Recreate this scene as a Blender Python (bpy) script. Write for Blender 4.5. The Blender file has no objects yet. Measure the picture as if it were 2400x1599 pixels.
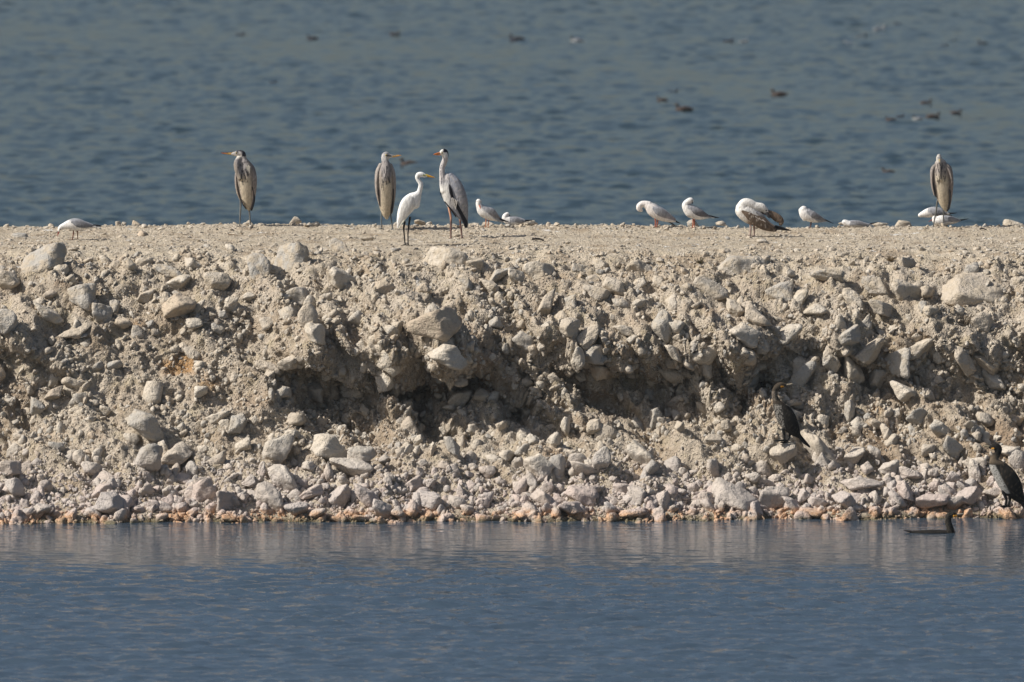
import bpy, bmesh, math, random
import numpy as np
from mathutils import Vector, Matrix, Euler
from mathutils.bvhtree import BVHTree
random.seed(7)
rng = np.random.default_rng(7)
R = math.radians
scene = bpy.context.scene
COL = scene.collection

# ------------------------------------------------------------------ camera, sky, sun, exposure
PITCH = R(4.5); LENS = 345.2
CAM = Vector((0.0, -99.53, 9.64))
cam_d = bpy.data.cameras.new('camera'); cam = bpy.data.objects.new('camera', cam_d); COL.objects.link(cam)
cam.location = CAM; cam.rotation_euler = (math.pi/2 - PITCH, 0, 0)
cam_d.lens = LENS; cam_d.sensor_width = 36.0; cam_d.clip_start = 1.0; cam_d.clip_end = 6000.0
cam_d.dof.use_dof = True; cam_d.dof.focus_distance = 102.5; cam_d.dof.aperture_fstop = 3.0
scene.camera = cam

SUN_EL = R(41); SUN_AZ = R(13)          # azimuth: from the left, swung towards the camera by SUN_AZ
to_sun = Vector((-math.cos(SUN_AZ)*math.cos(SUN_EL), -math.sin(SUN_AZ)*math.cos(SUN_EL), math.sin(SUN_EL)))
world = bpy.data.worlds.new('World'); scene.world = world; world.use_nodes = True
wn = world.node_tree.nodes; wl = world.node_tree.links
sky = wn.new('ShaderNodeTexSky'); sky.sky_type = 'NISHITA'; sky.sun_disc = False
sky.sun_elevation = SUN_EL; sky.sun_rotation = math.atan2(to_sun.x, to_sun.y)
sky.air_density = 1.0; sky.dust_density = 3.0; sky.ozone_density = 1.3
wl.new(sky.outputs[0], wn['Background'].inputs['Color']); wn['Background'].inputs['Strength'].default_value = 0.060
sun_d = bpy.data.lights.new('sun', 'SUN'); sun = bpy.data.objects.new('sun', sun_d); COL.objects.link(sun)
sun_d.energy = 4.35; sun_d.angle = R(0.53); sun_d.color = (1.0, 0.955, 0.885)
sun.rotation_euler = to_sun.to_track_quat('Z', 'Y').to_euler()
scene.view_settings.view_transform = 'Standard'; scene.view_settings.look = 'None'
scene.view_settings.exposure = 0.42; scene.view_settings.gamma = 1.0
scene.view_settings.use_curve_mapping = False

# ------------------------------------------------------------------ helpers
def tag(o, label=None, cat=None, group=None, kind=None):
    if label: o['label'] = label
    if cat: o['category'] = cat
    if group: o['group'] = group
    if kind: o['kind'] = kind
    return o

def mesh_np(name, V, F, mat=None, smooth=True, attrs=None):
    """V (n,3); F (m,k) one face size; attrs {name: (n,4)}"""
    V = np.ascontiguousarray(V, np.float32); F = np.ascontiguousarray(F, np.int32)
    me = bpy.data.meshes.new(name); k = F.shape[1]; m = len(F)
    me.vertices.add(len(V)); me.vertices.foreach_set('co', V.ravel())
    me.loops.add(m*k); me.loops.foreach_set('vertex_index', F.ravel())
    me.polygons.add(m); me.polygons.foreach_set('loop_start', np.arange(0, m*k, k, dtype=np.int32))
    me.polygons.foreach_set('loop_total', np.full(m, k, np.int32))
    if smooth: me.polygons.foreach_set('use_smooth', np.ones(m, bool))
    me.update(calc_edges=True)
    if attrs:
        for an, a in attrs.items():
            at = me.color_attributes.new(an, 'FLOAT_COLOR', 'POINT')
            at.data.foreach_set('color', np.ascontiguousarray(a, np.float32).ravel())
    if mat: me.materials.append(mat)
    return me

def link(name, me, parent=None):
    o = bpy.data.objects.new(name, me); COL.objects.link(o)
    if parent: o.parent = parent
    return o

_perm = np.random.default_rng(3).permutation(256); _perm = np.concatenate([_perm, _perm, _perm])
_gr = np.random.default_rng(5).normal(size=(256, 3)); _gr /= np.linalg.norm(_gr, axis=1)[:, None]
def perlin(x, y, z):
    x, y, z = np.broadcast_arrays(np.asarray(x, float), np.asarray(y, float), np.asarray(z, float))
    xi = np.floor(x).astype(int); yi = np.floor(y).astype(int); zi = np.floor(z).astype(int)
    xf = x-xi; yf = y-yi; zf = z-zi
    u = xf**3*(xf*(xf*6-15)+10); v = yf**3*(yf*(yf*6-15)+10); w = zf**3*(zf*(zf*6-15)+10)
    out = 0
    for dx in (0, 1):
        for dy in (0, 1):
            for dz in (0, 1):
                h = _perm[_perm[_perm[(xi+dx) & 255]+((yi+dy) & 255)]+((zi+dz) & 255)]
                g = _gr[h]
                d = g[..., 0]*(xf-dx)+g[..., 1]*(yf-dy)+g[..., 2]*(zf-dz)
                out = out + d*(u if dx else 1-u)*(v if dy else 1-v)*(w if dz else 1-w)
    return out*1.5
def fbm(x, y, z, o=4, g=.5, ridge=False):
    s = 0; a = 1; f = 1; t = 0
    for i in range(o):
        n = perlin(x*f+i*17.3, y*f-i*9.1, z*f+i*5.7)
        if ridge: n = 1-2*np.abs(n)
        s = s+a*n; t += a; a *= g; f *= 2.03
    return s/t
def sstep(a, b, x):
    t = np.clip((x-a)/(b-a), 0, 1); return t*t*(3-2*t)

def pix_dir(px, py):
    k = 36.0/LENS/2400.0
    x = (px-1200)*k; y = -(py-799.5)*k
    c, s = math.cos(PITCH), math.sin(PITCH)
    return Vector((x, c + y*s, -s + y*c)).normalized()
def pix_to_y(px, py, yw):
    d = pix_dir(px, py); return CAM + d*((yw-CAM.y)/d.y)
def pix_to_z(px, py, zw):
    d = pix_dir(px, py); return CAM + d*((zw-CAM.z)/d.z)
def m_per_px(p): return (p.y-CAM.y)/math.cos(PITCH)*36.0/LENS/2400.0

# ------------------------------------------------------------------ materials
class NT:
    def __init__(s, name):
        s.m = bpy.data.materials.new(name); s.m.use_nodes = True; s.t = s.m.node_tree
        s.b = s.t.nodes['Principled BSDF']
    def n(s, ty, **kw):
        nd = s.t.nodes.new(ty)
        for k, v in kw.items(): setattr(nd, k, v)
        return nd
    def set(s, sock, v):
        if isinstance(v, bpy.types.NodeSocket): s.t.links.new(v, sock)
        else: sock.default_value = v
    def noise(s, vec, scale, detail=4, rough=.55, out='Fac', lac=2.0):
        nd = s.n('ShaderNodeTexNoise'); s.set(nd.inputs['Vector'], vec)
        nd.inputs['Scale'].default_value = scale; nd.inputs['Detail'].default_value = detail
        nd.inputs['Roughness'].default_value = rough; nd.inputs['Lacunarity'].default_value = lac
        return nd.outputs[out]
    def ramp(s, fac, a, b, lo=0., hi=1.):
        nd = s.n('ShaderNodeMapRange', interpolation_type='SMOOTHSTEP'); s.set(nd.inputs['Value'], fac)
        nd.inputs['From Min'].default_value = a; nd.inputs['From Max'].default_value = b
        nd.inputs['To Min'].default_value = lo; nd.inputs['To Max'].default_value = hi
        return nd.outputs['Result']
    def mix(s, fac, a, b, blend='MIX'):
        nd = s.n('ShaderNodeMix', data_type='RGBA', blend_type=blend); s.set(nd.inputs[0], fac)
        s.set(nd.inputs[6], a); s.set(nd.inputs[7], b); return nd.outputs[2]
    def math(s, op, a, b=0.):
        nd = s.n('ShaderNodeMath', operation=op); s.set(nd.inputs[0], a); s.set(nd.inputs[1], b); return nd.outputs[0]
    def bump(s, h, strength, dist, normal=None):
        nd = s.n('ShaderNodeBump'); s.set(nd.inputs['Height'], h)
        nd.inputs['Strength'].default_value = strength; nd.inputs['Distance'].default_value = dist
        if normal: s.set(nd.inputs['Normal'], normal)
        return nd.outputs['Normal']
def c4(c): return (c[0], c[1], c[2], 1.0)

def make_stone_mat(name, per_object):
    m = NT(name); b = m.b
    geo = m.n('ShaderNodeNewGeometry'); pos = geo.outputs['Position']
    if per_object:
        oi = m.n('ShaderNodeObjectInfo'); rnd = oi.outputs['Random']
    else:
        at = m.n('ShaderNodeVertexColor'); at.layer_name = 'tone'
        sep0 = m.n('ShaderNodeSeparateColor'); m.set(sep0.inputs[0], at.outputs['Color']); rnd = sep0.outputs[0]
    sep = m.n('ShaderNodeSeparateXYZ'); m.set(sep.inputs[0], pos); z = sep.outputs['Z']
    big = m.noise(pos, 1.3, 3); mid = m.noise(pos, 9, 5, .6); fine = m.noise(pos, 55, 4, .65)
    cream = m.mix(m.ramp(rnd, .1, .9), c4((.50, .432, .352)), c4((.60, .542, .462)))
    rn2 = m.math('FRACT', m.math('MULTIPLY', rnd, 7.31))
    col = m.mix(m.ramp(rn2, .45, .95), cream, c4((.40, .38, .35)))
    rn3 = m.math('FRACT', m.math('MULTIPLY', rnd, 23.7))
    col = m.mix(m.ramp(rn3, .86, .97, 0, .6), col, c4((.50, .37, .25)))
    # dusty soil caught on the stones, more of it up the slope
    dusty = m.math('MULTIPLY', m.ramp(mid, .40, .62), m.math('ADD', m.ramp(z, .5, 1.1, .2, .6), m.ramp(z, 1.8, 2.3, 0, .35)))
    col = m.mix(dusty, col, c4((.475, .40, .305)))
    # pinkish grey washed stones low down
    low = m.math('MULTIPLY', m.ramp(m.math('ADD', z, m.math('MULTIPLY', big, .5)), .45, .98, 1, 0), m.ramp(rn2, .0, .5, .6, 1.0))
    col = m.mix(low, col, m.mix(rn3, c4((.52, .425, .385)), c4((.47, .43, .405))))
    # orange waterline crust
    edge = m.math('ADD', z, m.math('MULTIPLY', mid, .10))
    rust = m.math('MULTIPLY', m.ramp(edge, .11, .19, 1, 0), m.ramp(m.noise(pos, 4.1, 3), .38, .56, .15, 1))
    col = m.mix(rust, col, m.mix(m.ramp(fine, .4, .6), c4((.50, .25, .12)), c4((.60, .40, .26))))
    algae = m.math('MULTIPLY', m.ramp(edge, .055, .12, 1, 0), m.ramp(m.noise(pos, 2.3, 4), .44, .56, 0, .95))
    col = m.mix(algae, col, c4((.10, .085, .035)))
    col = m.mix(m.ramp(fine, .30, .72, .35, 0), col, c4((.30, .265, .20)))
    col = m.mix(m.ramp(m.noise(pos, 24, 3, .7), .60, .72, 0, .5), col, c4((.27, .25, .22)))
    m.set(b.inputs['Base Color'], col)
    m.set(b.inputs['Roughness'], m.ramp(edge, .06, .12, .35, .93))
    b.inputs['Specular IOR Level'].default_value = .25
    vor = m.n('ShaderNodeTexVoronoi'); m.set(vor.inputs['Vector'], pos); vor.inputs['Scale'].default_value = 34
    pit = m.ramp(vor.outputs['Distance'], .05, .34)
    h = m.math('ADD', m.math('MULTIPLY', m.noise(pos, 16, 6, .62), 1.0), m.math('MULTIPLY', pit, .16))
    m.set(b.inputs['Normal'], m.bump(h, .9, .05))
    return m.m
M_STONE = make_stone_mat('limestone', True)

def make_soil():
    m = NT('marl_soil'); b = m.b
    geo = m.n('ShaderNodeNewGeometry'); pos = geo.outputs['Position']
    at = m.n('ShaderNodeVertexColor'); at.layer_name = 'tone'
    sc = m.n('ShaderNodeSeparateColor'); m.set(sc.inputs[0], at.outputs['Color'])
    earth, rusty, flat = sc.outputs[0], sc.outputs[1], sc.outputs[2]
    sep = m.n('ShaderNodeSeparateXYZ'); m.set(sep.inputs[0], pos)
    big = m.noise(pos, 1.1, 4); mid = m.noise(pos, 6, 5, .6); fine = m.noise(pos, 70, 4, .7)
    col = m.mix(m.ramp(big, .35, .65), c4((.455, .382, .298)), c4((.545, .475, .388)))
    col = m.mix(m.ramp(mid, .48, .68, 0, .6), col, c4((.40, .33, .21)))
    col = m.mix(m.math('MULTIPLY', flat, .8), col, m.mix(m.ramp(mid, .35, .6), c4((.60, .52, .41)), c4((.53, .45, .335))))
    col = m.mix(earth, col, c4((.29, .20, .128)))
    col = m.mix(rusty, col, c4((.42, .24, .10)))
    col = m.mix(m.ramp(fine, .52, .66, 0, .42), col, c4((.25, .215, .15)))
    col = m.mix(m.ramp(m.noise(pos, 45, 3, .6), .56, .68, 0, .55), col, c4((.66, .59, .47)))
    col = m.mix(m.math('MULTIPLY', m.ramp(m.noise(pos, 30, 3, .7), .55, .68), .6), col, c4((.24, .19, .14)))
    col = m.mix(m.ramp(m.noise(pos, 2.4, 5, .6), .48, .66, 0, .7), col, c4((.34, .262, .182)))
    splash = m.math('MULTIPLY', m.ramp(m.noise(pos, 3.3, 5, .65), .63, .70), m.ramp(sep.outputs['Z'], 2.1, 2.3))
    col = m.mix(splash, col, c4((.74, .72, .68)))
    wet = m.ramp(m.math('ADD', sep.outputs['Z'], m.math('MULTIPLY', mid, .08)), .04, .12, 1, 0)
    col = m.mix(wet, col, c4((.13, .105, .06)))
    m.set(b.inputs['Base Color'], col); b.inputs['Roughness'].default_value = .95
    b.inputs['Specular IOR Level'].default_value = .15
    vor = m.n('ShaderNodeTexVoronoi'); m.set(vor.inputs['Vector'], pos); vor.inputs['Scale'].default_value = 42
    h = m.math('ADD', m.noise(pos, 26, 6, .68), m.math('MULTIPLY', m.ramp(vor.outputs['Distance'], .0, .5, 1, 0), .45))
    m.set(b.inputs['Normal'], m.bump(h, 1.0, .045))
    return m.m
M_SOIL = make_soil()

def make_water():
    m = NT('water'); b = m.b
    geo = m.n('ShaderNodeNewGeometry'); pos = geo.outputs['Position']
    b.inputs['Roughness'].default_value = .06
    b.inputs['IOR'].default_value = 1.333; b.inputs['Specular IOR Level'].default_value = .5
    mp = m.n('ShaderNodeMapping'); m.set(mp.inputs['Vector'], pos); mp.inputs['Scale'].default_value = (.38, 1, 1)
    sep = m.n('ShaderNodeSeparateXYZ'); m.set(sep.inputs[0], pos)
    n1 = m.noise(mp.outputs[0], 9, 3, .55)
    # two bodies of water parted by the bank: paler blue base colour in front, darker green one behind
    m.set(b.inputs['Base Color'], m.mix(m.math('GREATER_THAN', sep.outputs['Y'], 3.0), c4((.040, .062, .088)), c4((.009, .023, .026))))
    calm = m.ramp(sep.outputs['Y'], -6.5, -2.5, 1.0, .6)
    nd = m.n('ShaderNodeBump'); m.set(nd.inputs['Height'], n1); nd.inputs['Distance'].default_value = .014
    m.set(nd.inputs['Strength'], calm)
    m.set(b.inputs['Normal'], nd.outputs['Normal'])
    return m.m
M_WATER = make_water()

def make_plumage(name, rough, bumpd, scale=60):
    m = NT(name); b = m.b
    tc = m.n('ShaderNodeTexCoord'); at = m.n('ShaderNodeVertexColor'); at.layer_name = 'Col'
    mp = m.n('ShaderNodeMapping'); m.set(mp.inputs['Vector'], tc.outputs['Object']); mp.inputs['Scale'].default_value = (1, 1, .35)
    n = m.noise(mp.outputs[0], scale, 4, .6)
    col = m.mix(m.ramp(n, .3, .7, .30, 0), at.outputs['Color'], c4((.0, .0, .0)))
    m.set(b.inputs['Base Color'], col); b.inputs['Roughness'].default_value = rough
    b.inputs['Specular IOR Level'].default_value = .08
    if bumpd: m.set(b.inputs['Normal'], m.bump(n, .6, bumpd))
    return m.m
M_PLUME = make_plumage('plumage', .85, .012)
M_HORN = make_plumage('horn', .45, 0, 90)

# ------------------------------------------------------------------ the rocky bank (soil sheet)
HOLLOW = [(-9.0,.4),(-5.6,.55),(-5.0,.55),(-4.6,.1),(-2.6,.0),(-2.0,.75),(-1.4,1.0),(.2,1.05),(.9,.8),(1.6,.9),(2.6,.95),(3.2,.55),(3.9,.5),(5.2,.6),(9,.4)]
hx = np.array([a for a, _ in HOLLOW]); hv = np.array([b for _, b in HOLLOW])
# profile control points: (s, y, z) plain / hollow
PS = np.array([0, .08, .16, .30, .40, .46, .52, .58, .70, .77, .81, .86, .90, .93, .94, 1.0])
PY0 = np.array([-1.3, 0.0, .42, 1.00, 1.42, 1.66, 1.88, 2.08, 2.50, 2.92, 3.45, 4.7, 6.0, 7.1, 7.4, 8.6])
PZ0 = np.array([-.8, 0.0, .22, .66, 1.02, 1.22, 1.42, 1.62, 2.05, 2.33, 2.455, 2.465, 2.47, 2.475, 2.36, .9])
PY1 = np.array([-1.3, 0.0, .40, 1.12, 1.78, 2.04, 1.78, 1.46, 2.12, 2.85, 3.40, 4.7, 6.0, 7.1, 7.4, 8.6])
PZ1 = np.array([-.8, 0.0, .20, .60, .80, 1.08, 1.40, 1.60, 2.05, 2.33, 2.455, 2.465, 2.47, 2.475, 2.36, .9])
def catmull(ts, ps, t):
    i = np.clip(np.searchsorted(ts, t, side='right')-1, 0, len(ts)-2)
    m = np.gradient(ps, ts); h = ts[i+1]-ts[i]; u = (t-ts[i])/h
    return ((2*u**3-3*u**2+1)*ps[i]+(u**3-2*u**2+u)*h*m[i]+(-2*u**3+3*u**2)*ps[i+1]+(u**3-u**2)*h*m[i+1])
NS = np.concatenate([np.linspace(0, .07, 6, endpoint=False), np.linspace(.07, .80, 232, endpoint=False),
                     np.linspace(.80, .93, 70, endpoint=False), np.linspace(.93, 1, 10)])
xs_in = np.linspace(-6.2, 6.2, 680); ext = 6.2+np.cumsum(np.linspace(.025, .16, 90))
NX = np.concatenate([-ext[::-1], xs_in, ext])
X, S = np.meshgrid(NX, NS)
Xw = X + .25*fbm(X*.9, S*6, 3.1, 3)
hol = np.clip(np.interp(Xw, hx, hv)*(.80+1.6*fbm(X*1.9+S*5, 4.4, S*2, 3)), 0, 1.25)
S0 = S
S = np.clip(S+sstep(.1, .3, S)*(1-sstep(.62, .8, S))*(.10*fbm(X*.9, 1.7, S*2, 3)+.035*np.sin(X*1.5+1)), 0, 1)
Y = catmull(PS, PY0, S)*(1-hol)+catmull(PS, PY1, S)*hol
Z = catmull(PS, PZ0, S)*(1-hol)+catmull(PS, PZ1, S)*hol
toe = 1-sstep(.0, .34, S)
Y = Y-toe*(.70-.062*(X+5.2)+.5*fbm(X*1.3, 8.8, 0, 4))
S = S0
dYs = np.gradient(Y, axis=0); dZs = np.gradient(Z, axis=0)
ln = np.hypot(dYs, dZs)+1e-9
nY = -dZs/ln; nZ = dYs/ln                       # outward (towards camera / up)
slope = sstep(.09, .14, S)*(1-sstep(.76, .815, S))    # 1 on the slope face, 0 on the flat top
top = sstep(.80, .83, S)*(1-sstep(.935, .96, S))
P3 = (X, Y*1.0, Z*1.0)
rugged = 1+1.0*np.interp(X, hx, hv)*np.exp(-((S-.46)/.14)**2)
d = slope*rugged*(.13*fbm(X*1.1, Y*1.1+4, Z*1.6, 3)+.20*(np.abs(fbm((X*.62+Z*.78)*2.3, (X*.78-Z*.62)*.8, Y*.5+5, 3, .5))*1.7-.35) + .10*fbm(X*3.1+9, Y*3.1, Z*3.1, 3, .55)
           + .065*fbm(X*7.3, Y*7.3, Z*7.3+2, 3, .6, True))
d += (slope*.75+.15*(1-slope))*.040*fbm(X*19, Y*19, Z*19, 3, .6)
d += top*(.016*fbm(X*2.0, Y*1.0, 0, 3)+.016*fbm(X*8, Y*4, 0, 3, .6)+.013*fbm(X*22, Y*12, 0, 2, .6, True)) 
crest = np.exp(-((S-.80)/.035)**2)
d += crest*(.10*fbm(X*1.5, 2.2, Y*.8, 3)+.045*fbm(X*6, Y*5, 0, 3))
# the top surface undulates a little along its length
Z0 = Z.copy()
und = (.014*np.sin(X*.55+2.6)+.008*np.sin(X*1.7))*sstep(.70, .9, S)
Yd = Y + nY*d; Zd = Z + nZ*d + und
V = np.stack([X, Yd, Zd], -1).reshape(-1, 3)
ny_, nx_ = X.shape
idx = np.arange(ny_*nx_).reshape(ny_, nx_)
F = np.stack([idx[:-1, :-1], idx[:-1, 1:], idx[1:, 1:], idx[1:, :-1]], -1).reshape(-1, 4)
def blob(px, py, yw, rx, rz):
    p = pix_to_y(px, py, yw)
    q = ((X-p.x)/rx)**2+((Zd-p.z)/rz)**2
    return np.exp(-q*1.2)
nz = fbm(X*3, Yd*3, Zd*3+7, 4)
epatch = sstep(.08, .42, fbm(X*1.1+4, Zd*1.6, 5.5, 4))*.75*(S < .72)*(S > .2)
earth = epatch+.8*np.clip((blob(20, 925, 1.5, .3, .16)*1.2+blob(1010, 920, 1.7, .38, .14)*1.1+blob(1380, 940, 1.7, .25, .10)*.7+blob(1760, 930, 1.7, .3, .12)*.6+blob(1600, 860, 1.7, .2, .1)*.4)*(1+1.4*nz)-.15, 0, 1)*(S < .75)
rusty = np.clip((.55*sstep(.25, .55, fbm(X*1.6+9, Zd*2.4, 2.5, 3))*(S > .25)+blob(420, 865, 1.5, .22, .13)*1.5+blob(500, 900, 1.5, .25, .08)*.6+blob(1290, 1060, .9, .3, .06)*.6+blob(330, 770, 1.5, .3, .06)*.6+blob(150, 1020, 1.2, .7, .12)*.45+blob(520, 1010, 1.2, .5, .1)*.4+blob(700, 1000, 1.2, .3, .06)*.4+blob(1500, 1095, .9, .2, .08)*.7)*(1+2*nz)-.25, 0, .9)*(S < .75)
tone = np.stack([earth, rusty, sstep(.72, .82, S)+0*X, np.ones_like(X)], -1).reshape(-1, 4)
bank_me = mesh_np('rocky_bank', V, F, M_SOIL, True, {'tone': tone})
bank = link('rocky_bank', bank_me)
tag(bank, 'rocky pale marl bank strewn with limestone rubble between the two stretches of water', None, None, 'structure')
bvh = BVHTree.FromPolygons(V.tolist(), F.tolist())
def hit(px, py):
    dr = pix_dir(px, py)
    loc, nrm, i, dist = bvh.ray_cast(CAM, dr)
    if loc is None: return None, None
    if nrm.dot(dr) > 0: nrm = -nrm
    return loc, nrm
def ground_z(x, y):
    loc, n, i, dd = bvh.ray_cast(Vector((x, y, 6)), Vector((0, 0, -1)))
    return loc.z if loc is not None else 0.0

# ------------------------------------------------------------------ stones
def ico(sub):
    bm = bmesh.new(); bmesh.ops.create_icosphere(bm, subdivisions=sub, radius=1.0)
    V = np.array([v.co[:] for v in bm.verts]); F = np.array([[v.index for v in f.verts] for f in bm.faces]); bm.free()
    return V/np.linalg.norm(V, axis=1)[:, None], F
ICO = {k: ico(k) for k in (1, 2, 3, 4, 5)}
def rock_shape(sub, seed, rough=1.0, k=None):
    V, F = ICO[sub]; g = np.random.default_rng(seed)
    npl = g.integers(9, 16); k = k or g.choice((16, 26, 40))
    n = g.normal(size=(npl, 3)); n /= np.linalg.norm(n, axis=1)[:, None]
    dd = g.uniform(.55, 1.0, npl)
    n = np.vstack([n, [[1,0,0],[-1,0,0],[0,1,0],[0,-1,0],[0,0,1],[0,0,-1]]]); dd = np.concatenate([dd, g.uniform(1.15, 1.5, 6)])
    c = V@n.T; r = np.where(c > .05, dd/np.maximum(c, .05), 30.)
    r = np.minimum(r, 30)
    r = -np.log(np.exp(-k*r).sum(1))/k
    P = V*r[:, None]; o = g.uniform(-50, 50, 3)
    s = fbm(P[:, 0]*1.3+o[0], P[:, 1]*1.3+o[1], P[:, 2]*1.3+o[2], 2)
    s2 = fbm(P[:, 0]*3.2+o[1], P[:, 1]*3.2+o[2], P[:, 2]*3.2+o[0], 4, .55)
    s3 = fbm(P[:, 0]*6+o[2], P[:, 1]*6+o[0], P[:, 2]*6+o[1], 2, .5, True)
    P = P*(1+rough*(.17*s+.10*s2-.035*np.maximum(s3, 0)))[:, None]
    lo, hi = P.min(0), P.max(0)
    P = (P-(lo+hi)/2)/((hi-lo)/2)
    return P, F
SHAPES_BIG = [mesh_np('stone', *rock_shape(4, 100+i), M_STONE) for i in range(26)]
SHAPES_MID = [mesh_np('stone', *rock_shape(3, 300+i), M_STONE) for i in range(34)]

HERO = """95 610 112 84 0;20 660 54 50 0;142 637 38 40 0;160 662 40 36 0;190 696 62 64 0;240 735 48 54 0;268 727 26 38 0;337 617 42 32 0;393 635 72 32 8;422 662 60 40 15
448 620 40 36 0;505 660 66 56 30;343 698 40 38 0;415 722 82 62 10;464 727 30 38 0;542 717 42 40 0;110 742 80 30 25;175 775 76 42 5;18 760 50 58 0;322 780 30 32 0
200 812 26 26 0;232 858 28 22 0;270 862 38 28 0;551 882 24 26 0;88 709 36 24 0;455 760 40 28 15;430 817 26 26 0;510 768 32 28 0;612 635 54 92 -8;675 612 76 110 5
798 590 50 58 0;808 662 84 64 15;895 682 56 42 15;1040 606 110 72 10;1114 622 44 28 0;1098 665 44 46 0;1148 675 56 34 10;1176 646 66 40 0;700 700 74 52 10;766 702 28 32 0
743 789 44 62 -25;838 750 44 34 0;925 776 46 42 0;1020 768 118 84 15;1050 834 96 56 10;632 765 46 30 0;683 846 64 44 15;628 864 62 32 0;892 820 26 32 0;632 884 26 22 0
1266 640 86 56 15;1210 650 38 42 0;1366 632 54 32 10;1410 622 38 34 0;1498 635 74 52 40;1445 675 64 40 38;1395 660 34 30 0;1402 689 72 36 5;1497 667 36 30 0;1541 660 34 28 0
1740 632 118 70 5;1662 676 84 62 -10;1332 712 48 38 0;1279 724 40 80 5;1318 741 34 28 0;1455 712 48 28 12;1496 712 34 22 10;1578 717 26 38 0;1533 699 26 28 0;1335 775 48 46 20
1381 787 66 36 -40;1555 768 52 78 -20;1465 774 62 34 0;1392 828 52 46 10;1722 735 44 62 0;1770 756 36 72 -35;1743 793 78 54 0;1578 826 40 46 0;1355 842 34 62 10;1631 720 28 24 0
1401 861 48 42 0;1683 837 30 50 0;1756 838 34 42 0;1481 797 28 20 0;1225 808 54 50 0;2287 685 160 92 8;2130 687 80 66 -5;2134 625 44 58 0;2052 673 70 48 15;1999 704 54 52 0
1828 689 66 48 0;1876 703 38 50 0;2301 760 58 56 0;1852 787 56 50 0;1940 645 80 30 0;2063 727 64 34 30;2156 808 74 60 0;1990 790 52 50 0;2037 820 72 60 0;2001 864 46 82 0
2056 882 38 54 0;2102 862 62 74 10;1883 878 60 76 -5;2258 842 40 78 -15;2315 855 70 48 25;2277 628 34 30 0;2384 668 38 42 0;1942 842 28 28 0;2120 924 70 48 -5;1828 1061 50 44 0
1922 1062 52 112 -32;2019 1148 92 34 12;2002 1078 54 50 0;2048 1070 36 36 0;2134 1120 60 36 0;2083 1106 50 42 10;2231 1056 46 52 30;2175 1056 30 30 0;2283 1092 56 42 0;2284 1115 26 64 0
2220 1161 42 30 10;2185 1186 78 34 0;2121 1158 42 50 0;1981 1190 68 44 0;2237 1189 44 34 0;1858 1192 32 52 -20;1882 1173 38 42 0;1916 1188 44 30 0;1903 1211 54 22 0;1722 1172 128 66 28
1812 1186 72 60 10;2051 995 32 26 0;2270 1171 66 46 0;2365 1063 52 28 5;2325 1157 50 24 0;2232 1129 34 34 0;2203 1010 50 44 0;2085 1020 48 46 0;2150 982 52 42 20;1896 1128 28 30 0
1990 960 28 52 0;125 929 44 42 0;123 896 36 32 0;168 894 54 26 5;88 957 36 48 0;341 1008 98 56 22;308 1034 38 30 0;347 1088 68 74 0;412 1081 80 46 -12;511 978 54 42 15
556 993 46 42 0;214 1112 48 36 0;22 1108 60 40 15;36 1157 34 52 -25;264 1188 76 48 10;94 1208 54 34 0;476 1162 60 70 -15;537 1182 64 60 0;238 1157 48 32 0;395 1155 30 26 0
388 1195 38 26 0;428 1198 34 26 0;450 1210 30 26 0;536 1221 34 18 0;187 1078 34 40 10;133 1051 38 24 0;380 1218 30 20 0;190 936 36 26 0;246 967 32 28 0;471 920 32 30 0
571 1048 40 30 0;220 1208 42 30 10;770 1068 84 62 -5;655 1072 86 62 -20;846 1078 66 56 15;824 1118 104 46 12;664 1146 60 82 -20;795 1176 62 66 10;633 1190 74 62 10;862 1178 76 46 15
729 1158 58 32 -10;735 919 48 48 0;953 1007 42 54 -30;1058 1055 46 46 10;1076 938 58 48 0;815 977 34 34 0;694 989 44 32 0;895 1206 46 42 10;932 1211 44 30 20;966 1141 50 42 0
967 1202 30 44 0;1006 1184 62 42 10;845 1222 50 16 0;794 1223 38 18 0;743 1212 44 24 0;693 1204 58 32 10;1095 1203 34 26 0;1140 1175 36 32 0;1142 1110 40 30 0;1175 1003 30 30 0
1112 1008 32 30 0;905 893 44 50 -20;695 1022 24 22 0;1262 1096 72 56 20;1246 1130 26 48 0;1505 1082 48 84 -35;1408 1082 44 52 0;1395 1000 42 38 10;1497 988 36 36 0;1535 981 36 46 -20
1588 976 28 28 0;1592 1005 26 28 0;1519 930 32 34 0;1675 1038 50 30 15;1673 1102 32 46 -20;1276 1190 42 66 -35;1361 1166 74 50 20;1339 1202 66 32 15;1492 1177 46 48 0;1457 1156 42 30 0
1654 1173 38 30 0;1482 1211 62 22 0;1542 1210 30 28 0;1764 1123 38 26 0;1430 1202 28 40 -25;1702 995 28 28 0;1788 926 18 28 0;1686 958 28 28 0;1638 888 24 22 0;2330 905 60 40 10;2362 1203 60 34 0;2310 985 44 34 0;2380 985 38 30 0
692 522 28 26 0;277 526 13 14 0;290 527 12 12 0;985 524 28 16 0;1006 526 14 11 0;1237 526 48 16 0;1110 529 24 12 0;1144 528 30 14 0;1624 525 28 20 0;2118 528 40 18 0;335 553 26 24 0;287 557 20 13 0;44 557 42 18 0;860 563 32 16 0;1786 570 28 18 0;318 523 16 10 0;1690 525 26 12 0;1755 558 12 8 0;1978 525 26 12 0;2062 528 40 12 0;2375 525 50 16 0;1090 536 16 8 0"""
nst = 0
def place_stone(me, loc, w, h, dpt, roll, flip):
    global nst
    o = link('stone', me, bank); nst += 1
    o.location = loc
    rot = Matrix.Rotation(R(roll), 3, 'Y') @ Matrix.Rotation(R(flip[0]), 3, 'Z') @ Matrix.Rotation(R(flip[1]), 3, 'X')
    o.rotation_euler = rot.to_euler(); o.scale = (w/2, dpt/2, h/2)
    return o
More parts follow.
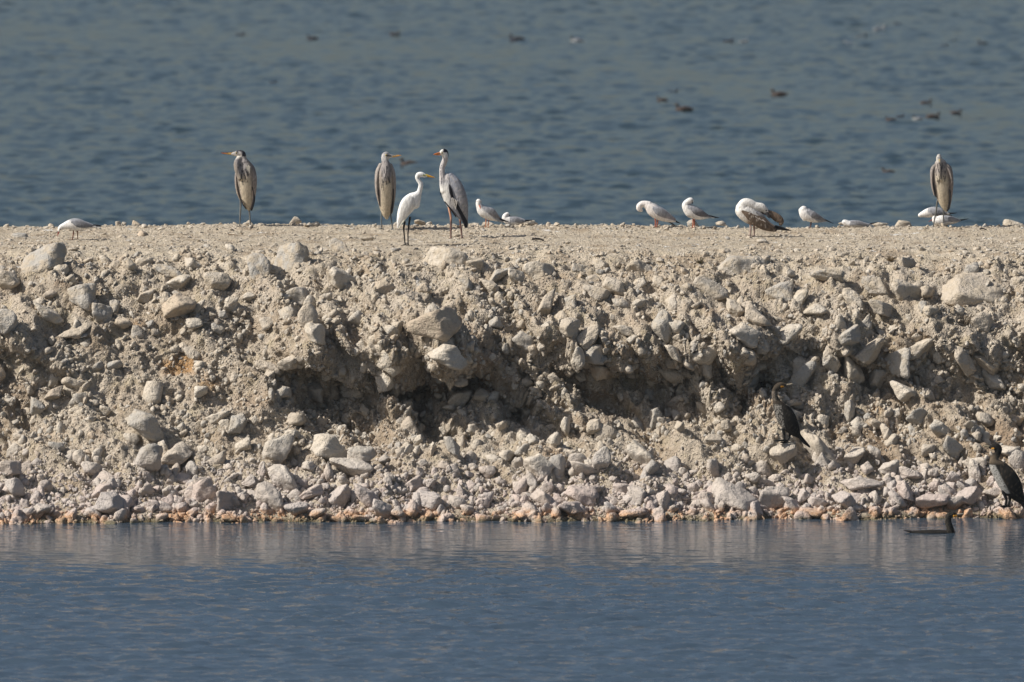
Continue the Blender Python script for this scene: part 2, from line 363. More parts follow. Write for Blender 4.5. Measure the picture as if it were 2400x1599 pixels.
PERCH = {}
STONES = []     # centre, radius for later checks
hero = [tuple(float(v) for v in e.split()) for e in HERO.replace('\n', ';').split(';')]
def bottom_hit(px, py, h):
    a, n = hit(px, py)
    return a, n
for i, (px, py, w, h, rot) in enumerate(hero):
    loc, n = hit(px, py)
    if py < 537:                       # stones on the back edge of the crest
        loc = pix_to_y(px, py, 7.05+random.uniform(-.05, .1)); m = m_per_px(loc)
        loc.z = max(loc.z, ground_z(loc.x, loc.y)+h*m*.3); n = Vector((0, 0, 1)); m2 = 0
    elif loc is None:
        loc, n = hit(px, py+h*.55)
        if loc is None: loc, n = hit(px, py+h*.55+6)
        if loc is None: continue
        m = m_per_px(loc); loc = loc+Vector((0, 0, h*.45*m)); n = Vector((0, 0, 1)); m2 = 0
    else:
        m = m_per_px(loc); m2 = .30 if py > 1040 else .2 if py > 720 else .04 if py > 650 else -.05
    W, H = w*m*1.04, h*m*1.04; D = min((W+H)/2*random.uniform(.85, 1.05), 1.5*min(W, H))
    onflat = n.z > .92 and py < 600
    c = loc + (Vector((0, 0, 1)) if onflat else Vector((0, n.y, n.z)).normalized())*(D*(.05 if onflat else m2))
    shp = random.choice(SHAPES_BIG[:8]) if w*h > 5200 else random.choice(SHAPES_BIG[8:]) if w*h > 1500 else random.choice(SHAPES_MID)
    so = place_stone(shp, c, W, H, D, -(-rot)+random.uniform(-6, 6), (random.choice((0, 180))+random.uniform(-12, 12), random.choice((0, 180))+random.uniform(-8, 8)))
    STONES.append((px, py, max(w, h)*.5))
    if (px, py) in ((1828, 1061), (2362, 1203)): PERCH[(px, py)] = so
# further single stones between the listed ones, up to 300
tries = 0
while nst < 300 and tries < 4000:
    tries += 1
    px = random.uniform(5, 2395); py = random.choice((random.uniform(620, 1215), random.uniform(1040, 1220)))
    w = random.uniform(24, 40); h = w*random.uniform(.6, 1.0)
    if any((px-a)**2+(py-b)**2 < (r+w*.42)**2 for a, b, r in STONES): continue
    loc, n = hit(px, py)
    if loc is None or loc.z < .02: continue
    m = m_per_px(loc)
    c = loc+Vector((0, n.y, n.z))*(w*m*.12)
    place_stone(random.choice(SHAPES_MID), c, w*m, h*m, (w+h)*.5*m, random.uniform(-35, 35), (random.uniform(0, 360), random.choice((0, 180))))
    STONES.append((px, py, w*.5))

# rubble too small to pick apart: one part of the bank
Vg = V.reshape(ny_, nx_, 3)
e1 = Vg[:-1, 1:]-Vg[:-1, :-1]; e2 = Vg[1:, :-1]-Vg[:-1, :-1]
cr = np.cross(e1, e2); area = np.linalg.norm(cr, axis=-1); nrm = cr/(area[..., None]+1e-12)
cen = (Vg[:-1, :-1]+Vg[1:, 1:])/2; Sc = S[:-1, :-1]
cx, cy, cz = cen[..., 0], cen[..., 1], cen[..., 2]
pat = fbm(cx*.9+3, cy*.9, cz*1.2, 3)
inx = 1-sstep(6.5, 9.0, np.abs(cx))*.93
onslope = (Sc > .07)*(Sc < .805)
talus = sstep(.62, .25, cz)
def scatter(name, sets):
    """sets: (n, density, smin, smax, power, embed, seed, flatness); one point cloud, stones instanced on it"""
    PP, RR, SS, II = [], [], [], []
    for n, dens, smin, smax, power, embed, seed, flatz in sets:
        g = np.random.default_rng(seed)
        w = np.maximum((area*dens).ravel(), 0); w /= w.sum()
        i, j = np.unravel_index(g.choice(len(w), n, p=w), area.shape)
        a = g.random((n, 1)); b = g.random((n, 1))
        p = Vg[:-1, :-1][i, j]+e1[i, j]*a+e2[i, j]*b
        u = g.random(n); sz = (smin**(-power)+(smax**(-power)-smin**(-power))*u)**(-1/power)
        PP.append(p+nrm[i, j]*(sz*embed)[:, None])
        SS.append(np.stack([sz*g.uniform(.8, 1.4, n), sz*g.uniform(.7, 1.1, n), sz*g.uniform(.5, 1.0, n)*flatz], 1))
        r = g.uniform(0, 6.283, (n, 3))
        if flatz < 1: r[:, :2] = g.normal(size=(n, 2))*.25
        RR.append(r); II.append(g.integers(0, NSMALL, n))
    P = np.vstack(PP); me = bpy.data.meshes.new(name)
    me.vertices.add(len(P)); me.vertices.foreach_set('co', P.astype(np.float32).ravel())
    for an, arr in (('rot', np.vstack(RR)), ('scl', np.vstack(SS))):
        at = me.attributes.new(an, 'FLOAT_VECTOR', 'POINT'); at.data.foreach_set('vector', arr.astype(np.float32).ravel())
    at = me.attributes.new('idx', 'INT', 'POINT'); at.data.foreach_set('value', np.concatenate(II).astype(np.int32))
    o = link(name, me, bank); o['kind'] = 'stuff'
    ng = bpy.data.node_groups.new(name+'_nodes', 'GeometryNodeTree')
    ng.interface.new_socket('Geometry', in_out='INPUT', socket_type='NodeSocketGeometry')
    ng.interface.new_socket('Geometry', in_out='OUTPUT', socket_type='NodeSocketGeometry')
    N = ng.nodes; L = ng.links
    gi = N.new('NodeGroupInput'); go = N.new('NodeGroupOutput'); ip = N.new('GeometryNodeInstanceOnPoints')
    m2p = N.new('GeometryNodeMeshToPoints'); ci = N.new('GeometryNodeCollectionInfo')
    ci.inputs['Collection'].default_value = SMALL; ci.inputs['Separate Children'].default_value = True; ci.inputs['Reset Children'].default_value = True
    def attr(nm, ty):
        a = N.new('GeometryNodeInputNamedAttribute'); a.data_type = ty; a.inputs['Name'].default_value = nm
        return [q for q in a.outputs if q.enabled and q.name == 'Attribute'][0]
    L.new(gi.outputs[0], m2p.inputs['Mesh']); L.new(m2p.outputs[0], ip.inputs['Points']); L.new(ci.outputs[0], ip.inputs['Instance'])
    ip.inputs['Pick Instance'].default_value = True
    L.new(attr('idx', 'INT'), ip.inputs['Instance Index'])
    L.new(attr('rot', 'FLOAT_VECTOR'), ip.inputs['Rotation']); L.new(attr('scl', 'FLOAT_VECTOR'), ip.inputs['Scale'])
    L.new(ip.outputs[0], go.inputs[0])
    md = o.modifiers.new('scatter', 'NODES'); md.node_group = ng
    return o
SMALL = bpy.data.collections.new('small_stones'); NSMALL = 40
for i in range(NSMALL):
    SMALL.objects.link(bpy.data.objects.new('small_stone_%02d' % i, mesh_np('small_stone', *rock_shape(3 if i % 2 else 2, 700+i, 1.1), M_STONE)))
cave = np.exp(-((Sc-.46)/.09)**2)*np.interp(cx, hx, hv)
den_slope = onslope*inx*(.22+.8*cave+1.0*sstep(-.2, .35, pat)+1.2*talus)
den_cl = onslope*inx*(.08+1.6*sstep(.05, .45, fbm(cx*2.3+8, cy*2.3, cz*2.3, 2))*(1-.7*sstep(2.1, 2.35, cz))+1.2*talus)
scatter('rubble', [(110, onslope*inx*(.35+sstep(-.1, .4, pat))*(1-.8*sstep(2.05, 2.3, cz)), .08, .13, 1.6, -.1, 21, 1), (70, onslope*inx*(cz < .5)*(cz > 0), .09, .15, 1.5, .05, 22, 1), (260, onslope*inx*cave, .035, .085, 1.8, .25, 23, 1), (850, den_cl, .045, .08, 2.0, .15, 11, 1), (6200, den_cl, .019, .046, 1.8, .25, 12, 1), (1900, onslope*inx*(.3+pat), .02, .05, 1.6, .2, 26, 1), (480, inx*(Sc > .755)*(Sc < .835), .018, .06, 1.7, .05, 27, .9),
                   (26000, den_slope, .008, .024, 1.3, .3, 17, 1), (420, onslope*inx*(cz < .20)*(cz > -.10), .03, .10, 1.2, .1, 14, 1)])
topd = (Sc > .77)*(Sc < .94)*inx*(.5+sstep(-.2, .4, fbm(cx*1.3, cy*.5, 0, 2))+.8*(Sc > .915))
scatter('gravel', [(15000, topd, .006, .026, 1.3, .1, 13, .6), (420, topd*(.3+2.5*(Sc > .91)), .018, .042, 1.5, .3, 15, .85)])

# ------------------------------------------------------------------ air: thin haze over the lake
hz = bpy.data.materials.new('haze'); hz.use_nodes = True; ht_ = hz.node_tree
for nd in list(ht_.nodes):
    if nd.type == 'BSDF_PRINCIPLED': ht_.nodes.remove(nd)
pv = ht_.nodes.new('ShaderNodeVolumePrincipled'); pv.inputs['Color'].default_value = (.80, .88, .95, 1); pv.inputs['Density'].default_value = .00013
ht_.links.new(pv.outputs[0], [n for n in ht_.nodes if n.type == 'OUTPUT_MATERIAL'][0].inputs['Volume'])
bx = np.array([[x, y, z] for x in (-2700., 2700.) for y in (-165., 3300.) for z in (-2., 11.)])
tag(link('haze', mesh_np('haze', bx, np.array([[0,1,3,2],[4,6,7,5],[0,4,5,1],[2,3,7,6],[0,2,6,4],[1,5,7,3]]), hz, False)), None, None, None, 'stuff')

# ------------------------------------------------------------------ water (one sheet, both sides of the bank)
def fft_tile(N, Lm, lmin, lmax, seed, aniso=1.4):
    g = np.random.default_rng(seed); kx = 2*np.pi*np.fft.fftfreq(N, Lm/N)
    KX, KY = np.meshgrid(kx, kx); k = np.hypot(KX, KY)+1e-9; lam = 2*np.pi/k
    amp = k**-1.9*np.exp(-(lam/lmax)**4)*np.exp(-(lmin/lam)**2)
    th = np.abs((KY+.25*KX)/k)**aniso; amp = amp*(.35/aniso+th); amp[0, 0] = 0
    h = np.real(np.fft.ifft2((g.normal(size=(N, N))+1j*g.normal(size=(N, N)))*amp))
    sl = np.gradient(h, Lm/N, axis=0); return h/np.sqrt((sl**2).mean())       # unit rms slope
TN = 512
T1 = fft_tile(TN, 13.0, .08, .34, 1, 4.0); T0 = fft_tile(TN, 13.0, .15, .62, 6, 3.0); T2 = fft_tile(TN, 37.0, .30, 2.4, 2); T3 = fft_tile(TN, 29.0, .25, 1.2, 4)
def samp(T, L, x, y):
    u = (x/L*TN) % TN; v = (y/L*TN) % TN; i = u.astype(int); j = v.astype(int); fu = u-i; fv = v-j
    i1 = (i+1) % TN; j1 = (j+1) % TN
    return (T[j, i]*(1-fu)+T[j, i1]*fu)*(1-fv)+(T[j1, i]*(1-fu)+T[j1, i1]*fu)*fv
rows = np.concatenate([[-160, -110, -70, -45, -30, -22, -18], np.linspace(-16.5, .4, 540), [1.5, 3, 6, 9, 15, 22, 28, 32, 36],
                       39+(128-39)*np.linspace(0, 1, 440)**1.15, [135, 150, 180, 240, 400, 800, 1600, 3200]])
ui = np.linspace(-6.4, 6.4, 300); ue = 6.4+np.cumsum(1.2**np.arange(34)*.06); ue = np.concatenate([ue, [200, 700, 2500]])
U = np.concatenate([-ue[::-1], ui, ue])
UU, YY = np.meshgrid(U, rows)
XX = UU*np.maximum((YY+99.5)/99.5, .8)
shore = YY-2.2*fbm(XX*.28, YY*.12, 1.1, 3)+.16*XX
nearamp = .13+.87*sstep(-3.0, -7.6, shore)
gust = 1+.35*fbm(XX*.25, YY*.06, 0, 2)
near = nearamp*(.19*samp(T1, 13.0, XX, YY)*gust+.11*nearamp*samp(T0, 13.0, XX+3, YY)+.05*nearamp*samp(T3, 29., XX+YY*.3, YY))
far = .20*samp(T0, 13., XX, YY)+.05*samp(T2, 37., XX, YY)
fine = ((YY > -16.6) & (YY < .5) | (YY > 38.9) & (YY < 128.5))*(1-sstep(6.4, 7.4, np.abs(UU)))
ysl = 92+14*fbm(XX*.07, 0, 3, 2)-1.3*XX
slick = np.exp(-((YY-ysl)/5.)**2)*(.7+.5*fbm(XX*.2, YY*.05, 0, 2))
far = far*(1-.55*np.clip(slick, 0, 1))
ZZ = np.where(YY > 3, far, near*(1-sstep(-.4, .3, YY)*.6))*fine
Vw = np.stack([XX, YY, ZZ], -1).reshape(-1, 3)
wr, wc = XX.shape; idw = np.arange(wr*wc).reshape(wr, wc)
Fw = np.stack([idw[:-1, :-1], idw[:-1, 1:], idw[1:, 1:], idw[1:, :-1]], -1).reshape(-1, 4)
tag(link('water', mesh_np('water', Vw, Fw, M_WATER)), 'rippled blue grey water in front of and behind the rocky bank', None, None, 'structure')

# ------------------------------------------------------------------ birds

def crv(pts, n=6):
    """Catmull-Rom resample of (x, z, r, dr, dd): x right, z DOWN in zoom units, in-plane radius, depth radius, depth offset"""
    P = np.array(pts, float); 
    if len(P) == 2: 
        t = np.linspace(0, 1, 2*n)[:, None]; return P[0]*(1-t)+P[1]*t
    E = np.vstack([2*P[0]-P[1], P, 2*P[-1]-P[-2]]); out = []
    for i in range(1, len(E)-2):
        for k in range(n):
            t = k/n; a, b, c, d = E[i-1], E[i], E[i+1], E[i+2]
            out.append(.5*((2*b)+(c-a)*t+(2*a-5*b+4*c-d)*t*t+(3*b-a-3*c+d)*t**3))
    out.append(E[-2]); out = np.array(out); out[:, 2:4] = np.maximum(out[:, 2:4], .3); return out
def full(pts, flat=None):
    out = []
    for p in pts:
        p = list(p)
        if len(p) == 3: p.append(p[2]*(flat or 1.0))
        if len(p) == 4: p.append(0.0)
        out.append(p)
    return out
def loft(pts, flat=None, seg=18, n=6, cap=True):
    C = crv(full(pts, flat), n)
    if cap:   # rounded ends
        def ends(c0, c1):
            t = c0-c1; L = math.hypot(t[0], t[1])+1e-9; t = t/L; o = []
            for f, g in ((.35, .93), (.7, .7), (.93, .36)):
                q = c0.copy(); rr = min(c0[2], c0[3])
                q[0] += t[0]*rr*f; q[1] += t[1]*rr*f; q[2] *= g; q[3] *= g; o.append(q)
            return o
        C = np.vstack([ends(C[0], C[1])[::-1], C, ends(C[-1], C[-2])])
    T = np.gradient(C[:, :2], axis=0); T /= np.linalg.norm(T, axis=1)[:, None]+1e-9
    a = np.linspace(0, 2*np.pi, seg, endpoint=False)
    V = np.zeros((len(C), seg, 3))
    V[:, :, 0] = C[:, 0:1]+(-T[:, 1:2])*C[:, 2:3]*np.cos(a)
    V[:, :, 1] = C[:, 1:2]+(T[:, 0:1])*C[:, 2:3]*np.cos(a)
    V[:, :, 2] = C[:, 4:5]+C[:, 3:4]*np.sin(a)          # depth, away from the viewer
    m = len(C); i = np.arange(m-1)[:, None]*seg; j = np.arange(seg)[None]; j2 = (j+1) % seg
    F = np.stack([i+j, i+j2, i+seg+j2, i+seg+j], -1).reshape(-1, 4)
    Vf = V.reshape(-1, 3); nv = len(Vf)
    Vf = np.vstack([Vf, V[0].mean(0), V[-1].mean(0)])
    jj = np.arange(seg)
    c0 = np.stack([jj, np.full(seg, nv), np.full(seg, nv), (jj+1) % seg], -1)[:, [0, 1, 3]]
    c1 = np.stack([(m-1)*seg+jj, (m-1)*seg+(jj+1) % seg, np.full(seg, nv+1)], -1)
    return Vf, [list(f) for f in F]+[list(f) for f in c0]+[list(f) for f in c1]
def join(*ms):
    V, F, o = [], [], 0
    for v, f in ms:
        V.append(v); F += [[q+o for q in g] for g in f]; o += len(v)
    return np.vstack(V), F

GREY = (.30, .31, .335); WHITE = (.80, .79, .76)
class Bird:
    def __init__(s, name, label, cat, group, zx, zy, zs, foot, depth_y=None, water=False, rotz=0.0):
        s.zx, s.zy, s.zs = zx, zy, zs; s.foot = foot
        px, py = zx+foot[0]/zs, zy+foot[1]/zs
        if water: loc = pix_to_z(px, py, 0.0)
        elif depth_y is not None: loc = pix_to_y(px, py, depth_y)
        else:
            loc, n = hit(px, py)
            k = 0
            while loc is None or loc.y > 6.95:      # just over the skyline: stand it on the back edge
                k += 1; loc, n = hit(px, py+k*.7)
        s.free = water or depth_y is not None
        s.u = m_per_px(loc)/zs
        s.root = bpy.data.objects.new(name, None); s.root.empty_display_size = .05; COL.objects.link(s.root)
        s.root.location = loc; s.root.rotation_euler = (0, 0, rotz)
        tag(s.root, label, cat, group)
    def local(s, V):
        return np.stack([(V[:, 0]-s.foot[0])*s.u, V[:, 2]*s.u, -(V[:, 1]-s.foot[1])*s.u], 1)
    def part(s, name, geo, col, mat=None, parent=None, label=None, jit=.05, fuse=0.0, smooth=2):
        V, F = geo
        if fuse:
            me = bpy.data.meshes.new('t'); me.from_pydata(s.local(V).tolist(), [], F)
            o = bpy.data.objects.new('t', me); COL.objects.link(o)
            r = o.modifiers.new('r', 'REMESH'); r.mode = 'VOXEL'; r.voxel_size = fuse
            q = o.modifiers.new('s', 'SMOOTH'); q.iterations = smooth; q.factor = .5
            dg = bpy.context.evaluated_depsgraph_get(); m2 = bpy.data.meshes.new_from_object(o.evaluated_get(dg))
            bpy.data.objects.remove(o); bpy.data.meshes.remove(me); m2.name = name
            L = np.zeros(len(m2.vertices)*3, np.float32); m2.vertices.foreach_get('co', L); L = L.reshape(-1, 3)
            Z = np.stack([L[:, 0]/s.u+s.foot[0], -L[:, 2]/s.u+s.foot[1], L[:, 1]/s.u], 1)
            me = m2
        else:
            me = bpy.data.meshes.new(name); L = s.local(V); me.from_pydata(L.tolist(), [], F); Z = V
        me.polygons.foreach_set('use_smooth', np.ones(len(me.polygons), bool))
        C = col(Z[:, 0], Z[:, 1], Z[:, 2]) if callable(col) else np.tile(np.array(col, float), (len(Z), 1))
        nzz = fbm(L[:, 0]*40, L[:, 1]*40, L[:, 2]*22, 2)
        n2 = fbm(L[:, 0]*150, L[:, 1]*150, L[:, 2]*38+3, 2)
        C = np.clip(C*(1+jit*(2*nzz+2.6*n2)[:, None]), 0, 1)
        at = me.color_attributes.new('Col', 'FLOAT_COLOR', 'POINT')
        at.data.foreach_set('color', np.hstack([C, np.ones((len(C), 1))]).astype(np.float32).ravel())
        me.materials.append(mat or M_PLUME); me.update()
        o = link(name, me, parent or s.root)
        if label: o['label'] = label
        return o
    def leg(s, pts, col, r, toe=1, toelen=0.0, dep=0.0, knee=None, footname='foot', web=False):
        """pts: zoom points hip..ankle; ends on the ground under the bird"""
        pts = [list(p) for p in pts]
        if not s.free:
            x, y = s.root.location.x+(pts[-1][0]-s.foot[0])*s.u, s.root.location.y+dep*s.u
            gz = ground_z(x, y)-s.root.location.z; want = s.foot[1]-gz/s.u
            if abs(want-pts[-1][1]) < 14*s.zs/4: pts[-1][1] = want-1*s.u
        rr = [r]*len(pts)
        if knee is not None: rr[knee] = r*1.5
        if len(pts) > 2: rr[0] = r*1.7
        st = [(p[0], p[1], q, q, dep) for p, q in zip(pts, rr)]
        segs = [loft([st[i], st[i+1]], n=3, seg=8) for i in range(len(st)-1)]
        o = s.part('leg', join(*segs), col, M_HORN)
        L = toelen or r*6; ex, ey = pts[-1][0], pts[-1][1]
        toes = []
        for dx, dz in ((toe*1.0, -.35), (toe*.85, .45), (toe*.9, -1.0), (-toe*.5, .1)):
            toes.append(loft([(ex, ey-r*.7, r*.9, r*.9, dep), (ex+dx*L, ey-r*.5, r*.45, r*.45, dep+dz*L*.6)], n=3, seg=8))
        if web: toes.append(loft([(ex, ey-r*.8, r, r, dep), (ex+toe*L*.8, ey-r*.4, r*.4, L*.5, dep-.1*L)], n=3, seg=10))
        s.part(footname, join(*toes), col, M_HORN, parent=o)
        return o
    def eye(s, x, y, d, r, col=(.01, .01, .01), ring=None):
        if ring: s.part('eye_ring', loft([(x-.4*r, y, r*1.3, r*.7, d), (x+.4*r, y, r*1.3, r*.7, d)], n=2, seg=12), ring, M_HORN)
        s.part('eye', loft([(x-.2*r, y, r*.8, r, d-r*.3), (x+.2*r, y, r*.8, r, d-r*.3)], n=2, seg=12), col, M_HORN, jit=0)

def lerpc(a, b, f): f = np.clip(f, 0, 1)[:, None]; return np.array(a)*(1-f)+np.array(b)*f
def over(C, c, m): m = np.clip(m, 0, 1)[:, None]; return C*(1-m)+np.array(c)*m
def heron_front(cx, y0, y1, hw, side=(.27, .235, .205), belly=(.58, .50, .38), streak=(.035, .035, .04), neckc=(.30, .275, .265), headtop=None):
    def f(X, Y, D):
        t = (Y-y0)/(y1-y0); C = lerpc(neckc, belly, (t-.26)/.16)
        u = (X-np.interp(Y, cx[0], cx[1]))/hw
        n = fbm(X*.012, Y*.004, D*.012, 3)
        C = over(C, side, sstep(.42, .78, np.abs(u)+.3*n)*(t > .06))
        for k, (off, wd) in enumerate(((.02, .07), (.20, .05), (-.18, .05), (.36, .04), (-.35, .04))):
            ln = np.abs(u-off*(1+1.2*np.clip(t-.1, 0, 1))-.06*np.sin(Y*.021+k*2)) < wd
            gate = (t > .07+.02*k)*(t < .40+.05*((k*7) % 3))*(fbm(Y*.012, k*3.3, 0, 2) > -.15+.1*(k > 2))
            C = over(C, streak, ln*gate*(D < 20)*.9)
        C = over(C, (.50, .42, .29), sstep(.55, .95, t)*.4)
        if headtop: C = headtop(C, X, Y, D)
        return C
    return f
def wing_grey(a, b, y0, y1, sc=.035):
    def f(X, Y, D):
        C = lerpc(a, b, (Y-y0)/(y1-y0)+.25*fbm(X*.01, Y*.01, 0, 2))
        e = np.abs(np.sin(Y*sc+1.3*np.sin(X*sc*1.4))) < .16
        C = over(C, (.09, .085, .085), (np.abs(np.sin(Y*sc*.8+2*np.sin(X*sc)+1.2)) < .12)*.45)
        return over(C, (.55, .50, .44), e*.42)
    return f

# --- heron with raised bill, far left of the herons
b = Bird('grey_heron', 'grey heron standing alone left of the pointed white stone, orange bill to the left', 'heron', 'grey herons on the bank top', 480, 320, 6.533, (615, 1385))
def ht(C, X, Y, D):
    C = over(C, (.46, .43, .41), sstep(350, 320, Y))
    C = over(C, (.60, .56, .50), sstep(350, 320, Y)*sstep(262, 285, Y)*sstep(575, 540, X))
    C = over(C, (.045, .045, .055), sstep(262, 240, Y+.45*(590-X)*(X > 520))*sstep(455, 500, X)*(Y < 330))
    return over(C, (.04, .04, .05), (X > 575)*(Y < 308)*(Y > 232))
body = join(loft([(672, 1120, 22), (662, 1030, 72, 60), (652, 900, 118, 95), (640, 750, 150, 120), (630, 600, 158, 130), (618, 480, 128, 120), (600, 410, 88, 80)]),
            loft([(560, 620, 60, 50, -95), (505, 500, 48, 46, -105), (490, 410, 44, 44, -85), (520, 350, 45, 45, -40), (570, 330, 48, 46, 0), (590, 380, 70, 60, 20)]),
            loft([(600, 380, 62, 60, 10), (590, 320, 48, 48), (575, 268, 52, 50), (520, 258, 50, 46), (465, 266, 36, 32), (415, 266, 20, 17)]),
            loft([(560, 235, 22, 20), (605, 262, 18, 16), (628, 305, 6, 5)]))
b.part('body', body, heron_front(([300, 600, 1150], [545, 615, 668]), 330, 1150, 150, headtop=ht), fuse=.0075, jit=.11)
b.part('bill', loft([(440, 262, 24, 14), (400, 262, 20, 12), (330, 258, 13, 9), (248, 250, 4, 3)], seg=12), lambda X, Y, D: over(over(lerpc((.62, .13, .03), (.60, .40, .12), (X-290)/90), (.10, .05, .03), (Y < 252)*(X < 420)), (.62, .40, .12), (X > 360)*(Y > 262)), M_HORN)
b.eye(487, 252, -40, 9, ring=(.55, .42, .05))
for sx, d0 in ((1, -30), (-1, -10)):
    if sx > 0: g = loft([(655, 400, 38, 40, 0), (715, 500, 55, 60, -10), (748, 650, 52, 75, -20), (750, 800, 42, 70, -25), (738, 950, 32, 50, -20), (705, 1110, 20, 22, -5)], n=8)
    else: g = loft([(500, 470, 16, 40, 10), (482, 600, 22, 70, 0), (485, 730, 22, 70, -10), (505, 860, 18, 55, -10), (540, 960, 12, 30, -8)], n=8)
    b.part('wing', g, wing_grey((.20, .185, .19), (.36, .30, .25), 420, 900))
b.part('flight_feathers', loft([(728, 770, 9, 45, -62), (752, 860, 13, 45, -48), (752, 980, 20, 40, -38), (715, 1120, 17, 20, -20)]), (.03, .028, .032))
b.part('flight_feathers', loft([(560, 960, 6, 20, -60), (590, 1040, 9, 20, -50), (635, 1110, 8, 18, -30)]), (.035, .03, .035))
for i in range(4): b.part('back_plume', loft([(640+18*i, 440+10*(i % 2), 7, 6, -105), (650+14*i, 500+18*i, 4, 4, -118)], n=3, seg=8), (.62, .58, .50))
b.leg([(548, 930), (550, 1060), (533, 1370)], (.17, .17, .16), 9, toe=-1, toelen=42, dep=-10, knee=1)
b.leg([(680, 1060), (682, 1140), (700, 1392)], (.17, .17, .16), 9, toe=-1, toelen=42, dep=10, knee=1)

# --- front facing heron behind the egret
b = Bird('grey_heron', 'grey heron facing us behind the white egret, yellow bill turned to the right', 'heron', 'grey herons on the bank top', 840, 330, 6.032, (400, 1250))
def ht(C, X, Y, D):
    C = over(C, (.45, .43, .42), sstep(300, 270, Y)); C = over(C, (.66, .63, .58), (Y > 212)*(Y < 262)*(X > 370))
    C = over(C, (.30, .29, .29), (Y < 185)*.8)
    return over(C, (.08, .08, .08), (np.abs(Y-212) < 7)*(X > 400)*(X < 470))
body = join(loft([(402, 1090, 26), (392, 1030, 62, 50), (388, 900, 100, 85), (385, 740, 124, 110), (382, 600, 132, 125), (380, 470, 124, 120), (382, 380, 92, 90), (385, 325, 62, 60)]),
            loft([(400, 560, 46, 40, -95), (405, 440, 42, 42, -95), (395, 350, 46, 44, -50), (378, 290, 50, 46, -15), (380, 235, 56, 50), (395, 208, 56, 48), (440, 215, 34, 30), (478, 218, 20, 18)]))
b.part('body', body, heron_front(([300, 1100], [392, 395]), 290, 1110, 126, side=(.36, .31, .26), headtop=ht), fuse=.0075, jit=.11)
b.part('bill', loft([(455, 218, 22, 16), (500, 218, 17, 12), (550, 213, 11, 8), (604, 206, 3, 3)], seg=12), lambda X, Y, D: over(lerpc((.70, .45, .12), (.75, .32, .06), (X-470)/110), (.22, .20, .16), (Y < 210)*(X < 540)), M_HORN)
b.eye(392, 202, -47, 10, ring=(.60, .45, .05))
for g in (loft([(315, 345, 32, 50, 0), (275, 450, 36, 80, -10), (262, 600, 30, 88, -15), (270, 740, 24, 75, -20), (300, 900, 14, 40, -12)], n=8),
          loft([(455, 345, 26, 45, 5), (490, 450, 30, 75, 0), (508, 600, 25, 85, -5), (505, 760, 22, 70, -8), (488, 900, 18, 45, -5), (472, 1020, 13, 22, 0)], n=8)):
    b.part('wing', g, wing_grey((.36, .32, .29), (.30, .255, .22), 350, 800))
for g in (loft([(284, 690, 8, 30, -62), (288, 790, 10, 30, -54), (308, 920, 8, 20, -34)]), loft([(500, 680, 8, 30, -62), (495, 820, 11, 30, -48), (478, 940, 17, 30, -36), (465, 1020, 12, 15, -20)])):
    b.part('flight_feathers', g, (.035, .03, .03))
b.part('tail', loft([(395, 1030, 50, 20, 12), (400, 1075, 38, 14, 8), (405, 1105, 16, 8, 6)]), (.20, .17, .155))
b.leg([(327, 940), (326, 1020), (322, 1245)], (.16, .18, .19), 8, toe=-1, toelen=36, dep=-8, knee=1)
b.leg([(455, 1010), (458, 1060), (485, 1258)], (.16, .18, .19), 8, toe=1, toelen=36, dep=8, knee=1)

# --- great white egret
b = Bird('great_egret', 'pure white egret with yellow bill and black legs between two grey herons', 'egret', None, 840, 330, 6.032, (685, 1480))
body = join(loft([(552, 1225, 8, 6), (585, 1130, 46, 28), (640, 1010, 88, 58), (705, 900, 112, 76), (775, 815, 92, 66), (830, 765, 52, 46)]),
            loft([(790, 900, 80, 60), (822, 820, 62, 52), (858, 730, 38, 34), (880, 650, 33, 30), (880, 605, 34, 30), (850, 560, 30, 28), (832, 520, 30, 28), (850, 485, 38, 32), (895, 478, 38, 32), (935, 492, 28, 24), (968, 500, 16, 14)]))
b.part('body', body, lambda X, Y, D: np.tile([.86, .85, .82], (len(X), 1)), fuse=.0065, jit=.02)
for d in (-1, 1):
    b.part('wing', loft([(745, 790, 48, 16, 60*d), (700, 880, 78, 20, 74*d), (650, 1000, 72, 18, 62*d), (600, 1120, 42, 12, 36*d), (556, 1235, 12, 5, 12*d)], n=8), lambda X, Y, D: over(np.tile([.85, .83, .79], (len(X), 1)), (.68, .66, .62), (np.abs(np.sin((X+Y*.55)*.045)) < .12)*(Y > 900)*.6), jit=.02)
b.part('plume', loft([(700, 1040, 16, 6, -60), (640, 1130, 12, 5, -44), (572, 1235, 4, 3, -20)]), (.82, .80, .68), jit=.02)
b.part('bill', loft([(950, 490, 20, 14), (980, 496, 17, 12), (1030, 508, 11, 8), (1084, 520, 3, 2)], seg=12), lambda X, Y, D: lerpc((.62, .55, .10), (.80, .38, .03), (X-945)/60), M_HORN)
b.part('lore', loft([(918, 484, 10, 5, -27), (950, 490, 8, 5, -18)], seg=10), (.50, .52, .18), M_HORN)
b.eye(920, 480, -31, 6)
b.leg([(730, 1085), (712, 1200), (700, 1330), (705, 1470)], (.02, .02, .022), 9, toe=1, toelen=60, dep=-12, knee=1)
b.leg([(655, 1150), (640, 1240), (650, 1360), (662, 1475)], (.02, .02, .022), 9, toe=1, toelen=60, dep=14, knee=1)

